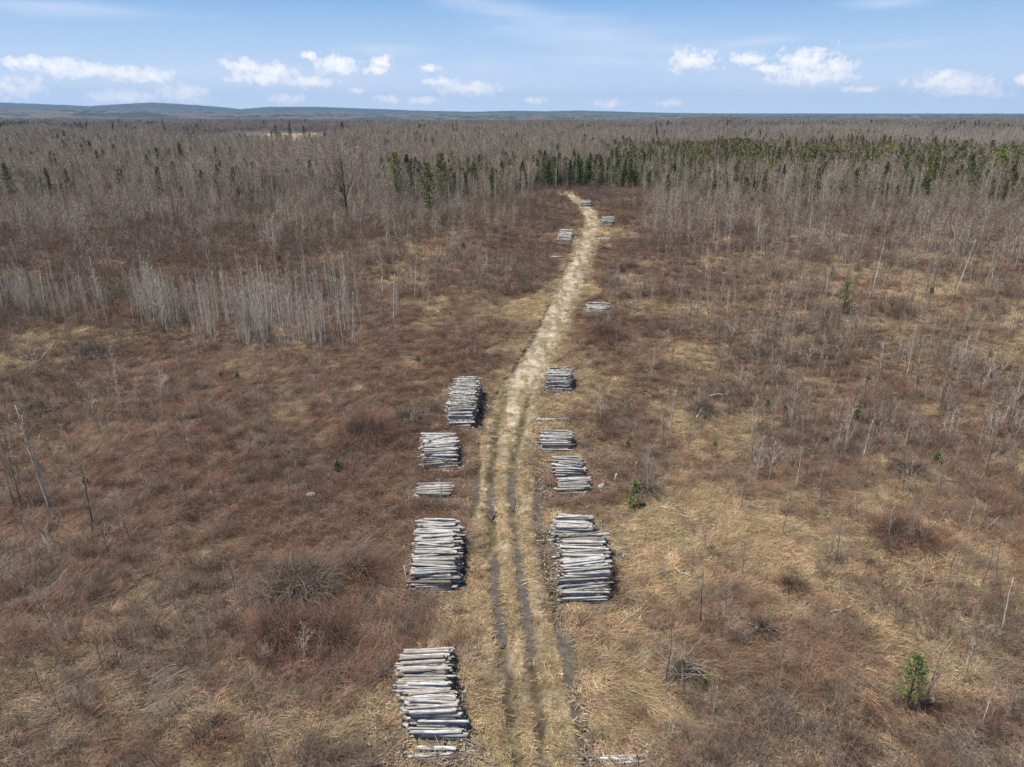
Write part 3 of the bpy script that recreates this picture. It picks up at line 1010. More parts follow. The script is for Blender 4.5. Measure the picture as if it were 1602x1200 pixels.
def tuft_combed(seed, n=70):
    g = np.random.default_rng(seed); mb = MB()
    for _ in range(n):
        a = g.uniform(0, 6.28); r = 0.48 * math.sqrt(g.random())
        blade(mb, g, (r * math.cos(a), r * math.sin(a), 0), g.normal(0, .45), g.uniform(.45, .95), g.uniform(.011, .024), g.uniform(.5, 1.2), g.uniform(.9, 1.6))
    return mb.mesh('combed_tuft', [MAT['straw']])


def tuft_flat(seed, n=64):
    g = np.random.default_rng(seed); mb = MB()
    for _ in range(n):
        a = g.uniform(0, 6.28); r = 0.6 * math.sqrt(g.random())
        blade(mb, g, (r * math.cos(a), r * math.sin(a), 0), g.normal(0, .28), g.uniform(.7, 1.5), g.uniform(.010, .020), g.uniform(.35, .9), g.uniform(.5, 1.1))
    return mb.mesh('flattened_stems', [MAT['stem']])


def tuft_round(seed, n=80):
    g = np.random.default_rng(seed); mb = MB()
    for _ in range(n):
        a = g.uniform(0, 6.28); r = 0.22 * math.sqrt(g.random())
        blade(mb, g, (r * math.cos(a), r * math.sin(a), 0), a + g.normal(0, .5), g.uniform(.4, .8), g.uniform(.014, .028), g.uniform(.8, 1.4), g.uniform(1.4, 2.4))
    return mb.mesh('tussock', [MAT['straw']])


def tuft_litter(seed, n=90):
    g = np.random.default_rng(seed); mb = MB()
    for _ in range(n):
        a = g.uniform(0, 6.28); r = 0.75 * math.sqrt(g.random())
        blade(mb, g, (r * math.cos(a), r * math.sin(a), g.uniform(.01, .10)), g.normal(0, .9) + (math.pi if g.random() < .3 else 0), g.uniform(.15, .5), g.uniform(.010, .024), g.uniform(-.1, .5), g.uniform(.2, .7), 2)
    return mb.mesh('litter', [MAT['straw']])


def canes(seed, n=34, h=0.9, lean=.35):
    g = np.random.default_rng(seed); mb = MB()
    for _ in range(n):
        a = g.uniform(0, 6.28); r = 0.5 * math.sqrt(g.random())
        root = np.array([r * math.cos(a), r * math.sin(a), 0])
        az = g.normal(0, 1.0); L = h * g.uniform(.6, 1.3); up = g.uniform(.75, 1.4)
        blade(mb, g, root, az, L, g.uniform(.011, .018), up, g.uniform(.4, 1.3))
        for _ in range(3):
            q = root + L * g.uniform(.25, .65) * np.array([math.cos(az) * math.cos(up), math.sin(az) * math.cos(up), math.sin(up)])
            blade(mb, g, q, g.uniform(0, 6.28), L * g.uniform(.2, .45), .010, g.uniform(.1, 1.1), .4, 2)
    return mb.mesh('canes', [MAT['stem']])


def twiggy(seed, n=9, h=1.5):
    g = np.random.default_rng(seed); mb = MB()
    for _ in range(n):
        a = g.uniform(0, 6.28); r = 0.35 * math.sqrt(g.random())
        root = np.array([r * math.cos(a), r * math.sin(a), 0])
        az = a + g.normal(0, .8); up = g.uniform(1.05, 1.5); L = h * g.uniform(.5, 1.2)
        d = np.array([math.cos(az) * math.cos(up), math.sin(az) * math.cos(up), math.sin(up)])
        blade(mb, g, root, az, L, .02, up, .15)
        for _ in range(11):
            q = root + d * L * g.uniform(.2, .95)
            L2 = h * g.uniform(.15, .38)
            a2 = g.uniform(0, 6.28); e2 = g.uniform(.5, 1.25)
            blade(mb, g, q, a2, L2, .011, e2, .1, 2)
            q2 = q + L2 * .6 * np.array([math.cos(a2) * math.cos(e2), math.sin(a2) * math.cos(e2), math.sin(e2)])
            blade(mb, g, q2, a2 + g.normal(0, 1), L2 * .6, .009, e2, .1, 1)
    return mb.mesh('twiggy_brush', [MAT['stem']])


def sample_points(r0, r1, per_m2, seed, az=R(47)):
    g = np.random.default_rng(seed)
    n = int(az * (r1 * r1 - r0 * r0) * per_m2)
    r = np.sqrt(g.uniform(r0 * r0, r1 * r1, n)); a = g.uniform(-az, az, n)
    x = r * np.sin(a); y = r * np.cos(a)
    u, v = project(x, y, 0.0)
    m = (u > -110) & (u < W_PX + 110) & (v < H_PX + 130)
    return x[m], y[m]


def flow(x, y):
    """direction the flattened grass lies in"""
    return 2.2 * np.pi * (fbm(x / 16.0, y / 16.0, 95, 2) - 0.5) - 0.35 + np.where(x > 3, -0.55, 0.5) * smooth(110, 20, y)


def plant(name, protos, r0, r1, dens, seed, weight, tints, smin, smax, label, cat, track_keep=0.0, flat=0.15, zoff=-0.02, az=R(47)):
    x, y = sample_points(r0, r1, dens, seed, az)
    g = np.random.default_rng(seed + 1)
    w = cover(x, y)
    keep = g.random(len(x)) < weight(w, x, y)
    td = track_dist(x, y)
    onroad = td < 3.0
    dr = np.full(len(x), 9.0)
    if onroad.any():
        dd = np.minimum.reduce([dist_to(LINES[k], x[onroad], y[onroad])[0] - e for k, e in (('l', .0), ('r', .0), ('rd', .1), ('ld', .05), ('rd2', .1))])
        dr[onroad] = dd
    mid = np.maximum(np.clip((td - 1.55 + .9 * (fbm(x / 1.7, y / 2.6, 301, 2) - .5)) / 0.9, 0, 1), track_keep * (.08 + .5 * (fbm(x / 1.4, y / 3.0, 303, 2) > .58)))
    lim = np.where(y > 52, mid, np.clip(np.where(dr < 0.5, 0, np.maximum(track_keep, (td - 1.2) / 1.2)), 0, 1))
    keep &= (g.random(len(x)) < lim) | ~onroad
    keep &= ~((dr < 0.32) & onroad)
    keep &= ~pile_mask(x, y, 0.12)
    for (hx, hy, hr, hh) in HUMPS:
        keep &= ~(((x - hx) ** 2 + (y - hy) ** 2 < (hr * .95) ** 2) & (g.random(len(x)) < .85))
    x, y, w, td = x[keep], y[keep], w[:, keep], td[keep]
    z = ground_z(x, y) + zoff
    n = len(x)
    s = g.uniform(smin, smax, n) * np.where(td < 2.2, 0.6, 1.0)
    rot = np.stack([g.normal(0, flat, n), g.normal(0, flat, n), flow(x, y) + g.normal(0, .45, n)], 1)
    t = tints(w, g, n, x, y)
    scatter(name, protos, np.stack([x, y, z], 1), rot, s, g.integers(0, len(protos), n), t, label, cat)
    print(name, n)


def blend_tint(straw_bias):
    def f(w, g, n, x, y):
        ww = w.copy(); ww[0] *= straw_bias
        ww = ww ** 1.3
        ww /= ww.sum(0)
        # choose mostly one colour per tuft
        pick = (g.random(n)[None] < np.cumsum(ww, 0)).argmax(0)
        base = np.stack([STRAW * 1.05, RUST * 1.25, GREY * 1.45])[pick]
        m = (ww[0][:, None] * STRAW + ww[1][:, None] * RUST * 1.2 + ww[2][:, None] * GREY * 1.4)
        c = base * 0.55 + m * 0.45
        return c * g.lognormal(0, .28, n)[:, None] * (1 + g.normal(0, .05, (n, 3)))
    return f


def red_tint(w, g, n, x, y):
    c = np.where((g.random(n) < .75)[:, None], RUST * 1.05, GREY * 1.2)
    return c * g.lognormal(0, .3, n)[:, None]


def grey_tint(w, g, n, x, y):
    c = np.where((g.random(n) < .7)[:, None], GREY * 1.12, RUST * 0.95)
    return c * g.lognormal(0, .28, n)[:, None]


combed = [tuft_combed(s) for s in (1, 2, 3, 4)]
flatst = [tuft_flat(s) for s in (31, 32, 33)]
rounds = [tuft_round(s) for s in (5, 6)]
litter = [tuft_litter(s) for s in (7, 8, 9)]
cane = [canes(s) for s in (11, 12, 13)]
twig = [twiggy(s) for s in (14, 15, 16)]

plant('dry_grass', combed + combed + rounds, 17, 100, 4.2, 1001, lambda w, x, y: np.clip(.30 + 1.3 * w[0] + .5 * w[1], 0, 1), blend_tint(1.4), .55, 1.15,
      'matted dry grass covering the near part of the clearing', 'dry grass', .35)
plant('plant_litter', litter, 17, 110, 3.2, 1011, lambda w, x, y: np.ones_like(x), blend_tint(1.0), .7, 1.4,
      'dead stalks and litter lying flat among the grass', 'litter', .4, .08, 0.01)
plant('dry_grass', combed + rounds, 100, 275, 1.35, 1021, lambda w, x, y: np.clip(.30 + 1.2 * w[0] + .5 * w[1], 0, 1), blend_tint(1.3), .9, 1.8,
      'dry grass on the far part of the clearing', 'dry grass', .3, .15, -.02, R(40))
plant('bramble_stems', cane, 17, 110, 2.2, 1031, lambda w, x, y: np.clip(2.4 * w[1] - .2, 0.05, 1), red_tint, .6, 1.35,
      'rust coloured dead bramble stems across the clearing', 'brambles', 0)
plant('bramble_stems', cane, 105, 285, 0.9, 1041, lambda w, x, y: np.clip(2.2 * w[1] - .15, 0.08, 1), red_tint, .9, 1.7,
      'rust coloured brambles on the far side of the clearing', 'brambles', 0, .15, -.02, R(40))
plant('flattened_stems', flatst, 17, 95, 2.0, 1071, lambda w, x, y: np.clip(2.0 * w[1] + .5 * w[2] - .15, 0.03, 1), red_tint, .6, 1.25,
      'long rusty stems lying combed over the clearing', 'dead stems', 0, .12)
plant('grey_brush', twig, 17, 110, 1.1, 1051, lambda w, x, y: np.clip(2.2 * w[2] - .3, 0.03, 1), grey_tint, .45, 1.25,
      'leafless grey twiggy brush across the clearing', 'brush', 0)
plant('grey_brush', twig, 105, 320, 0.8, 1061, lambda w, x, y: np.clip(2.0 * w[2] - .2 + .35 * smooth(160, 260, np.hypot(x, y)), 0.04, 1), grey_tint, .8, 1.8,
      'leafless grey brush toward the edge of the woods', 'brush', 0, .15, -.02, R(40))


# short trampled growth on the track itself
def tuft_short(seed, n=34):
    g = np.random.default_rng(seed); mb = MB()
    for _ in range(n):
        a = g.uniform(0, 6.28); r = 0.24 * math.sqrt(g.random())
        blade(mb, g, (r * math.cos(a), r * math.sin(a), 0), g.uniform(0, 6.28), g.uniform(.10, .30), g.uniform(.010, .022), g.uniform(.1, 1.1), g.uniform(.5, 1.6), 2)
    return mb.mesh('trampled_tuft', [MAT['straw']])


def plant_track():
    g = np.random.default_rng(1500)
    n = 46000
    k = (len(TRACK) - 1) * g.random(n) ** 1.35
    i = k.astype(int); f = k - i
    j = np.minimum(i + 1, len(TRACK) - 1)
    cx = TRACK[i, 0] * (1 - f) + TRACK[j, 0] * f; cy = TRACK[i, 1] * (1 - f) + TRACK[j, 1] * f
    x = cx + g.uniform(-3.1, 3.1, n); y = cy + g.normal(0, .2, n)
    dr = np.minimum.reduce([dist_to(LINES[q], x, y)[0] - e for q, e in (('l', .04), ('r', .0), ('rd', .12), ('ld', .08), ('rd2', .1))])
    off = np.abs(x - cx)
    near = smooth(66, 48, y)
    patch = fbm(x / 1.3, y / 2.6, 311, 3)
    p = near * smooth(.38, .62, dr) * (.22 + .5 * (patch > .5)) + (1 - near) * (np.clip((off - 1.5) / 1.2, 0, 1) * .6 + .12 * (patch > .55) + .03)
    keep = (g.random(n) < p) & (dr > .16 + .24 * near) & (y < 240)
    x, y, off, patch, near = x[keep], y[keep], off[keep], patch[keep], near[keep]
    n = len(x)
    z = base_z(x, y) - .02
    c = np.where((g.random(n) < .72)[:, None], STRAW * 1.12, np.where((g.random(n) < .5)[:, None], np.array([.19, .145, .095]), np.array([.135, .125, .045])))
    c = c * (1 - .35 * (1 - near[:, None])) + .35 * (1 - near[:, None]) * np.array([.36, .30, .21])
    c = c * g.lognormal(0, .3, n)[:, None]
    rot = np.stack([g.normal(0, .1, n), g.normal(0, .1, n), g.uniform(0, 6.28, n)], 1)
    scatter('trampled_grass', [tuft_short(s) for s in (21, 22, 23)], np.stack([x, y, z], 1), rot, g.uniform(.7, 1.7, n) * np.where(y > 66, 1.2, 1.0), g.integers(0, 3, n), c,
            'short trampled straw on the dirt track', 'grass')


plant_track()


# broken sticks and bark around the piles
def slash_mesh(seed):
    g = np.random.default_rng(seed); mb = MB()
    for _ in range(9):
        b = g.uniform(0, 6.28); L = g.uniform(.25, 1.1)
        p = np.array([*g.normal(0, .35, 2), g.uniform(.03, .16)]); d = np.array([math.cos(b), math.sin(b), g.uniform(-.05, .35)])
        mb.tube([p, p + d * L * .5 + g.normal(0, .03, 3), p + d * L], [.024, .018, .008], 4, 0)
    for _ in range(10):
        a = g.uniform(0, 6.28); p = np.array([*g.normal(0, .4, 2), g.uniform(.02, .12)])
        mb.strip([p, p + np.array([math.cos(a), math.sin(a), g.normal(0, .2)]) * g.uniform(.08, .25)], [.06, .05], (-math.sin(a), math.cos(a), g.normal(0, .3)), 1)
    return mb.mesh('slash', [MAT['grey'], MAT['drift']])


def plant_slash():
    g = np.random.default_rng(1600); P = []
    for p in PILES:
        if p['pts'][0, 1] > 110: continue
        s = np.linspace(-1.0, p['seg'][-1] + .3, max(3, int((p['seg'][-1] + 1.3) / .28)))
        cx = np.interp(s, p['seg'], p['pts'][:, 0]); cy = np.interp(s, p['seg'], p['pts'][:, 1]) - np.maximum(0, s - p['seg'][-1]) * 2
        for a, b in zip(cx, cy):
            for _ in range(2):
                side = g.choice([-1, 1])
                P.append((a + side * (p['L'] / 2 + abs(g.normal(0, .45))), b + g.normal(0, .3)))
        for _ in range(5):
            P.append((cx[-1] + g.uniform(-.5, .5) * p['L'], p['pts'][-1, 1] - g.uniform(.5, 1.3)))
    P = np.array(P); P = P[track_dist(P[:, 0], P[:, 1]) > 2.2]
    n = len(P)
    scatter('slash', [slash_mesh(s) for s in (41, 42, 43)], np.c_[P, ground_z(P[:, 0], P[:, 1]) + .03], np.stack([0 * P[:, 0], 0 * P[:, 0], g.uniform(0, 6.28, n)], 1),
            g.uniform(.7, 1.3, n), g.integers(0, 3, n), None, 'broken sticks and bark lying around the log piles', 'slash')


plant_slash()


# ------------------------------------------------------------------ trees
def bare_tree(seed, H, r0, nb, start=.3, blen=.28, up=.85, tw=6, tww=.014, bend=.03, trunk_mat='pale', twig_mat='twig', forks=0, brad=.35):
    """leafless tree: returns (trunk mesh, crown mesh builder data)"""
    g = np.random.default_rng(seed)
    tr = MB(); cr = MB()
    k = 9
    off = np.cumsum(g.normal(0, bend * H / k, (k, 2)), 0); off[0] = 0
    ts = np.linspace(0, 1, k)
    pts = np.c_[off, ts * H]
    rad = r0 * (1 - .88 * ts) + .006
    rad[0] *= 1.25
    tr.tube(pts, rad, 6, 0)

    def limb(t0, az, el, L, r, depth):
        p0 = np.array([np.interp(t0, ts, pts[:, 0]), np.interp(t0, ts, pts[:, 1]), t0 * H])
        grow(p0, az, el, L, r, depth)

    def grow(p0, az, el, L, r, depth):
        P = [p0]; p = p0.copy(); e = el
        for _ in range(3):
            e = min(e + .12, 1.5)
            p = p + L / 3 * np.array([math.cos(az) * math.cos(e), math.sin(az) * math.cos(e), math.sin(e)]) + g.normal(0, .03 * L, 3)
            P.append(p)
        if r > .012:
            cr.tube(P, [r, r * .75, r * .5, r * .2], 3, 0, False)
        else:
            s = np.array([-math.sin(az), math.cos(az), g.normal(0, .5)]); s /= np.linalg.norm(s)
            cr.strip(P, [2 * r, 1.5 * r, r, .4 * r], s, 0)
        if depth > 0:
            m = tw if depth == 1 else max(3, tw - 2)
            for _ in range(m):
                f = g.uniform(.25, 1.0)
                i = min(2, int(f * 3)); q = P[i] + (P[i + 1] - P[i]) * (f * 3 - i)
                L2 = L * g.uniform(.3, .55)
                a2 = az + g.normal(0, .9); e2 = np.clip(el + g.normal(.1, .45), -.2, 1.45)
                if depth == 1:
                    s = np.array([-math.sin(a2), math.cos(a2), g.normal(0, .6)]); s /= np.linalg.norm(s)
                    d = np.array([math.cos(a2) * math.cos(e2), math.sin(a2) * math.cos(e2), math.sin(e2)])
                    cr.strip([q, q + d * L2], [tww, tww * .4], s, 0)
                else:
                    grow(q, a2, e2, L2 * 1.25, max(r * .5, tww * .6), depth - 1)

    ga = g.uniform(0, 6.28)
    for b in range(nb):
        t0 = start + (0.97 - start) * ((b + g.random()) / nb)
        ga += 2.4 + g.normal(0, .4)
        L = H * blen * (1.05 - .75 * (t0 - start) / (1 - start)) * g.uniform(.6, 1.2)
        limb(t0, ga, up + g.normal(0, .2), L, max(tww * .6, r0 * brad * (1 - t0)), 2 if forks and b < forks else 1)
    return tr, cr, trunk_mat, twig_mat


def split_tree(t):
    tr, cr, tm, cm = t
    return [('trunk', tr.mesh('trunk', [MAT[tm]], True)), ('crown', cr.mesh('crown', [MAT[cm]]))]


def joined_tree(t, name='bare_tree'):
    tr, cr, tm, cm = t
    mb = MB(); mb.V = list(tr.V); mb.F = list(tr.F); mb.M = [0] * len(tr.F)
    o = len(mb.V)
    mb.V += cr.V; mb.F += [tuple(i + o for i in f) for f in cr.F]; mb.M += [1] * len(cr.F)
    return mb.mesh(name, [MAT[tm], MAT[cm]])


def conifer(seed, H, rmax, start, mat, trunk='dark', levels=26, per=8, leaf=.30, droop=.25, sparse=0.0, shape=1.0, tip=10):
    g = np.random.default_rng(seed)
    tr = MB(); cr = MB()
    k = 6
    off = np.cumsum(g.normal(0, .008 * H, (k, 2)), 0); off[0] = 0
    ts = np.linspace(0, 1, k)
    pts = np.c_[off, ts * H]
    tr.tube(pts, (0.016 * H + .02) * (1 - .92 * ts) + .008, 6, 0)
    for l in range(levels):
        t = start + (1 - start) * (l + .5 * g.random()) / levels
        rr = rmax * ((1 - t) / (1 - start)) ** shape + .05 * rmax
        # lower crowns thin out again
        rr *= min(1, .55 + 2.2 * (t - start) / (1 - start))
        for b in range(per):
            if g.random() < sparse:
                continue
            az = g.uniform(0, 6.28); L = rr * g.uniform(.55, 1.15)
            el = .35 - droop * 2 * (1 - t) + g.normal(0, .12)
            d = np.array([math.cos(az) * math.cos(el), math.sin(az) * math.cos(el), math.sin(el)])
            p0 = np.array([np.interp(t, ts, pts[:, 0]), np.interp(t, ts, pts[:, 1]), t * H])
            if L > .5 * rmax:
                s = np.array([0, 0, 1.0])
                tr.strip([p0, p0 + d * L * .9], [.03, .01], s, 0)
            for i in range(tip):
                f = g.uniform(.25, 1.05)
                q = p0 + d * L * f + g.normal(0, .05 * rmax + .02, 3)
                a2 = az + g.normal(0, .8); e2 = el + g.normal(0, .5)
                d2 = np.array([math.cos(a2) * math.cos(e2), math.sin(a2) * math.cos(e2), math.sin(e2)])
                s = np.cross(d2, g.normal(0, 1, 3)); s /= np.linalg.norm(s) + 1e-9
                ll = leaf * g.uniform(.6, 1.3)
                cr.add([q - s * ll * .22, q + s * ll * .22, q + d2 * ll], [(0, 1, 2)])
    return tr, cr, trunk, mat


# individual trees
used = [0]


def place_tree(name, parts, u, v, h, base_h, label, cat, group=None, tilt=(0, 0), rz=None, loc=None):
    x, y, z = loc if loc is not None else at(u, v)
    g = np.random.default_rng(int(abs(x * 131 + y * 977)) + 5)
    e = thing(name, parts, (x, y, z - .08), g.uniform(0, 6.28) if rz is None else rz, h / base_h, tilt)
    tag(e, label, cat, group)
    used[0] += 1
    return e


BIRCH = [bare_tree(20 + i, 7.0, .042, 30, start=.25, blen=.17, up=1.0, tw=8, tww=.014, bend=.03, trunk_mat='pale', twig_mat='twigpale') for i in range(6)]
GREYT = [bare_tree(40 + i, 7.0, .052, 32, start=.2, blen=.25, up=.85, tw=10, tww=.014, bend=.04, forks=4, trunk_mat='grey') for i in range(6)]
SAPL = [bare_tree(60 + i, 3.0, .022, 18, start=.15, blen=.3, up=.9, tw=8, tww=.010, bend=.045, trunk_mat='grey') for i in range(5)]
DARKT = [bare_tree(80 + i, 5.0, .045, 22, start=.25, blen=.28, up=.75, tw=9, tww=.012, bend=.05, forks=3, trunk_mat='dark') for i in range(3)]
WHITES = [bare_tree(90 + i, 3.5, .034, 9, start=.35, blen=.28, up=.9, tw=4, tww=.010, bend=.05, trunk_mat='dead', twig_mat='twigpale') for i in range(3)]
P_BIRCH = [split_tree(t) for t in BIRCH]
P_GREY = [split_tree(t) for t in GREYT]
P_SAPL = [split_tree(t) for t in SAPL]
P_DARK = [split_tree(t) for t in DARKT]
P_WHITE = [split_tree(t) for t in WHITES]

TALLW = split_tree(bare_tree(99, 7.0, .085, 16, start=.45, blen=.22, up=.75, tw=5, tww=.014, bend=.03, trunk_mat='dead', twig_mat='twigpale'))
# singled-out bare trees
SPECIAL = [
    (82, 806, 8.4, TALLW, 7, 'tall white-barked birch with dark twigs near the left edge', (0, -.04)),
    (36, 800, 6.6, P_GREY[0], 7, 'slim grey bare tree right beside the tall white birch at the left edge', (0, .05)),
    (22, 792, 5.8, P_GREY[1], 7, 'leftmost slim grey tree by the tall white birch', (0, 0)),
    (148, 842, 5.6, P_DARK[0], 5, 'crooked dark-stemmed tree beside a small green sprig at left', (0, -.06)),
    (205, 850, 4.2, P_GREY[2], 7, 'thin bent grey sapling right of the crooked dark-stemmed tree', (0, -.12)),
    (381, 1005, 3.3, P_WHITE[0], 3.5, 'small white birch bending over the matted grass at lower left', (0, -.16)),
    (402, 1096, 2.5, P_SAPL[0], 3, 'thin leaning pale sapling below the bent white birch', (0, -.1)),
    (525, 1090, 1.3, P_WHITE[1], 3.5, 'short white stick of a sapling amid rusty matted stems', (0, -.1)),
    (1043, 705, 5.6, P_BIRCH[1], 7, 'pale birch alone on the grass right of the piles', (0, .06)),
    (995, 697, 3.2, P_SAPL[1], 3, 'short pale sapling left of the lone birch right of the piles', (0, .05)),
    (1096, 976, 4.0, P_DARK[1], 5, 'dark leaning stem with one white fork in the straw at right', (0, -.2)),
    (1128, 1000, 3.8, P_GREY[3], 7, 'thin grey upright tree beside the dark leaning stem', (0, .05)),
    (1043, 1066, 3.5, P_DARK[2], 5, 'thin dark bare stem among grey brush at lower right of centre', (0, -.04)),
    (1115, 1122, 1.9, P_WHITE[2], 3.5, 'small pale sapling beside a low green seedling', (0, .05)),
    (1190, 1155, 1.1, P_WHITE[1], 3.5, 'white broken stick standing in the straw near the bottom', (0, .05)),
    (1326, 1162, 1.2, P_WHITE[0], 3.5, 'thin white stick standing left of the green sapling pine', (0, .03)),
    (1440, 1112, 4.6, P_GREY[4], 7, 'grey bare tree rising right behind the green sapling pine', (0, .07)),
    (1536, 1135, 2.4, P_WHITE[2], 3.5, 'pale forked sapling near the lower right corner', (0, .05)),
    (1566, 990, 3.4, P_WHITE[0], 3.5, 'white sapling with a side shoot at the right edge', (0, .08)),
    (1108, 492, 9.4, P_BIRCH[2], 7, 'tall pale trunk leaning right with a fork of branches', (0, .10)),
    (1492, 465, 9.0, P_BIRCH[3], 7, 'tall pale birch leaning on the right slope', (0, .12)),
    (1365, 455, 8.0, P_BIRCH[4], 7, 'upright pale birch behind the pine on the right', (0, .05)),
    (600, 462, 3.0, None, 3, 'broken white snag standing in open brush left of the track', (0, -.03)),
    (545, 350, 17.5, None, 17, 'broad dark bare tree with spreading limbs in the left woods', (0, -.03)),
    (870, 296, 13.0, P_BIRCH[5], 7, 'tall pale trunk at the wood edge just past the end of the track', (0, 0)),
]
OAK = split_tree(bare_tree(300, 17.0, .34, 26, start=.28, blen=.42, up=.65, tw=8, tww=.035, bend=.03, trunk_mat='dark', twig_mat='twig', forks=20, brad=.42))
sn = MB(); sn.tube([(0, 0, 0), (.03, 0, 1), (0, .05, 2), (.02, .03, 2.7), (.10, .02, 3.0)], [.16, .13, .12, .10, .02], 8, 0)
sn.tube([(.0, .05, 1.9), (.3, .1, 2.3)], [.05, .02], 5, 0)
SNAG = [('trunk', sn.mesh('trunk', [MAT['dead']], True))]
for (u, v, h, parts, bh, lab, tl) in SPECIAL:
    nm = 'dead_snag' if 'snag' in lab else ('bare_sapling' if h < 4.5 else 'bare_tree')
    pp = parts or (SNAG if 'snag' in lab else OAK)
    place_tree(nm, pp, u, v, h, bh, lab, 'tree', tilt=tl)

# the pale birch stand on the left, and scattered bare trees
g = np.random.default_rng(77)
STAND = []
while len(STAND) < 118:
    u = g.uniform(-20, 560) if g.random() < .88 else g.uniform(520, 690)
    lo = np.interp(u, [-20, 60, 120, 250, 330, 430, 560, 690], [496, 502, 512, 524, 535, 545, 545, 500])
    hi = np.interp(u, [-20, 60, 120, 250, 330, 430, 560, 690], [478, 470, 468, 480, 470, 462, 450, 420])
    if 110 < u < 150 and g.random() < .6: continue
    if u > 440 and g.random() < .4: continue
    v = hi + (lo - hi) * (1 - g.random() ** 1.6)
    if fbm(u / 34.0, v / 22.0, 401, 2) < .41: continue
    STAND.append((u, v))
for i, (u, v) in enumerate(STAND):
    h = g.uniform(4.6, 7.6) if u > 120 else g.uniform(4.4, 6.6)
    place_tree('birch', P_BIRCH[g.integers(0, 6)], u, v, h, 7, 'slender pale birch in the dense leafless stand on the left', 'tree', 'birches of the dense stand on the left',
               tilt=(g.normal(0, .045), g.normal(0, .06)))
REG = [  # photo box, count, sets, heights, label, group
    ((0, 560, 560, 650), 12, [P_SAPL, P_GREY], (1.8, 4.0), 'small bare sapling on rusty ground in front of the birch stand', 'saplings in front of the birch stand'),
    ((0, 640, 420, 1150), 20, [P_SAPL, P_SAPL, P_GREY], (1.5, 4.0), 'spindly bare sapling standing in matted grass at lower left', 'saplings in the matted grass at lower left'),
    ((430, 540, 700, 900), 12, [P_SAPL], (1.3, 3.0), 'little bare sapling in rusty brush left of the log piles', 'saplings left of the log piles'),
    ((560, 400, 860, 540), 12, [P_SAPL, P_GREY], (2.0, 5.0), 'thin bare sapling in open brush left of the upper track', 'saplings left of the upper track'),
    ((950, 380, 1110, 560), 14, [P_SAPL, P_GREY], (2.0, 5.0), 'thin bare sapling in open brush right of the upper track', 'saplings right of the upper track'),
    ((1090, 440, 1602, 600), 38, [P_GREY, P_GREY, P_BIRCH, P_SAPL], (2.6, 6.0), 'leggy bare tree scattered over the right-hand brush', 'leggy trees over the right-hand brush'),
    ((1180, 590, 1602, 800), 34, [P_GREY, P_SAPL, P_DARK], (1.8, 4.2), 'dark thin bare tree in the loose thicket at right', 'thin trees in the loose thicket at right'),
    ((960, 600, 1180, 800), 12, [P_SAPL], (1.2, 3.0), 'tiny bare sapling on straw right of the log piles', 'saplings right of the log piles'),
    ((960, 820, 1602, 1190), 22, [P_SAPL, P_SAPL, P_GREY], (1.2, 3.6), 'spindly bare sapling in tan grass at lower right', 'saplings in the tan grass at lower right'),
]
for (bx, n, sets, hr, lab, grp) in REG:
    for _ in range(n):
        u = g.uniform(bx[0], bx[2]); v = g.uniform(bx[1], bx[3])
        st = sets[g.integers(0, len(sets))]
        bh = {id(P_SAPL): 3, id(P_GREY): 7, id(P_BIRCH): 7, id(P_DARK): 5}[id(st)]
        place_tree('bare_sapling', st[g.integers(0, len(st))], u, v, g.uniform(*hr), bh, lab, 'tree', grp, tilt=(g.normal(0, .05), g.normal(0, .06)))
print('BARE TREES', used[0])

# evergreens
SPR = [conifer(400 + i, 9.0, [1.8, 2.3, 2.0, 1.5][i], .05, 'spruce', levels=26, per=9, leaf=.36, shape=[.9, .75, 1.0, .85][i], sparse=[.05, .2, .1, .25][i]) for i in range(4)]
PIN = [conifer(420 + i, 12.0, 2.3, .26, 'pine', levels=19, per=6, leaf=.36, droop=.05, sparse=.22, shape=.55, tip=22) for i in range(3)]
YPN = [conifer(440 + i, 4.0, 1.15, .22, 'seedling', levels=12, per=6, leaf=.14, droop=-.1, sparse=.36, shape=.6, tip=30) for i in range(2)]
SDL = [conifer(460 + i, 1.0, .42, .02, 'seedling', levels=10, per=8, leaf=.10, droop=-.15, shape=.8, tip=20, sparse=.15) for i in range(2)]
P_SPR = [split_tree(t) for t in SPR]; P_PIN = [split_tree(t) for t in PIN]
P_YPN = [split_tree(t) for t in YPN]; P_SDL = [split_tree(t) for t in SDL]
place_tree('pine', P_PIN[0], 622, 318, 15.5, 12, 'yellow-green pine standing alone above the left woods, the left one of two', 'tree')
place_tree('pine', P_PIN[1], 674, 352, 15.0, 12, 'leaning yellow-green pine with a long bare trunk', 'tree', tilt=(0, -.08))
place_tree('pine', P_PIN[2], 690, 318, 15.0, 12, 'dark-tipped pine right behind the leaning yellow-green pine', 'tree')
place_tree('pine', P_YPN[0], 1318, 492, 4.8, 4, 'bushy olive young pine on the brushy slope at right', 'tree')
place_tree('pine', P_YPN[1], 1416, 1112, 3.4, 4, 'sapling pine with loose bright green tufts at lower right', 'tree')
P_JUN = split_tree(conifer(475, 2.4, .75, .04, 'spruce', levels=14, per=7, leaf=.15, droop=-.05, sparse=.45, shape=.7, tip=18))
place_tree('pine', P_JUN, 990, 795, 2.3, 2.4, 'dark green young pine behind the largest log pile at right', 'tree')
place_tree('pine', P_PIN[0], 965, 262, 12.5, 12, 'tall bright green pine rising over the wood edge', 'tree')
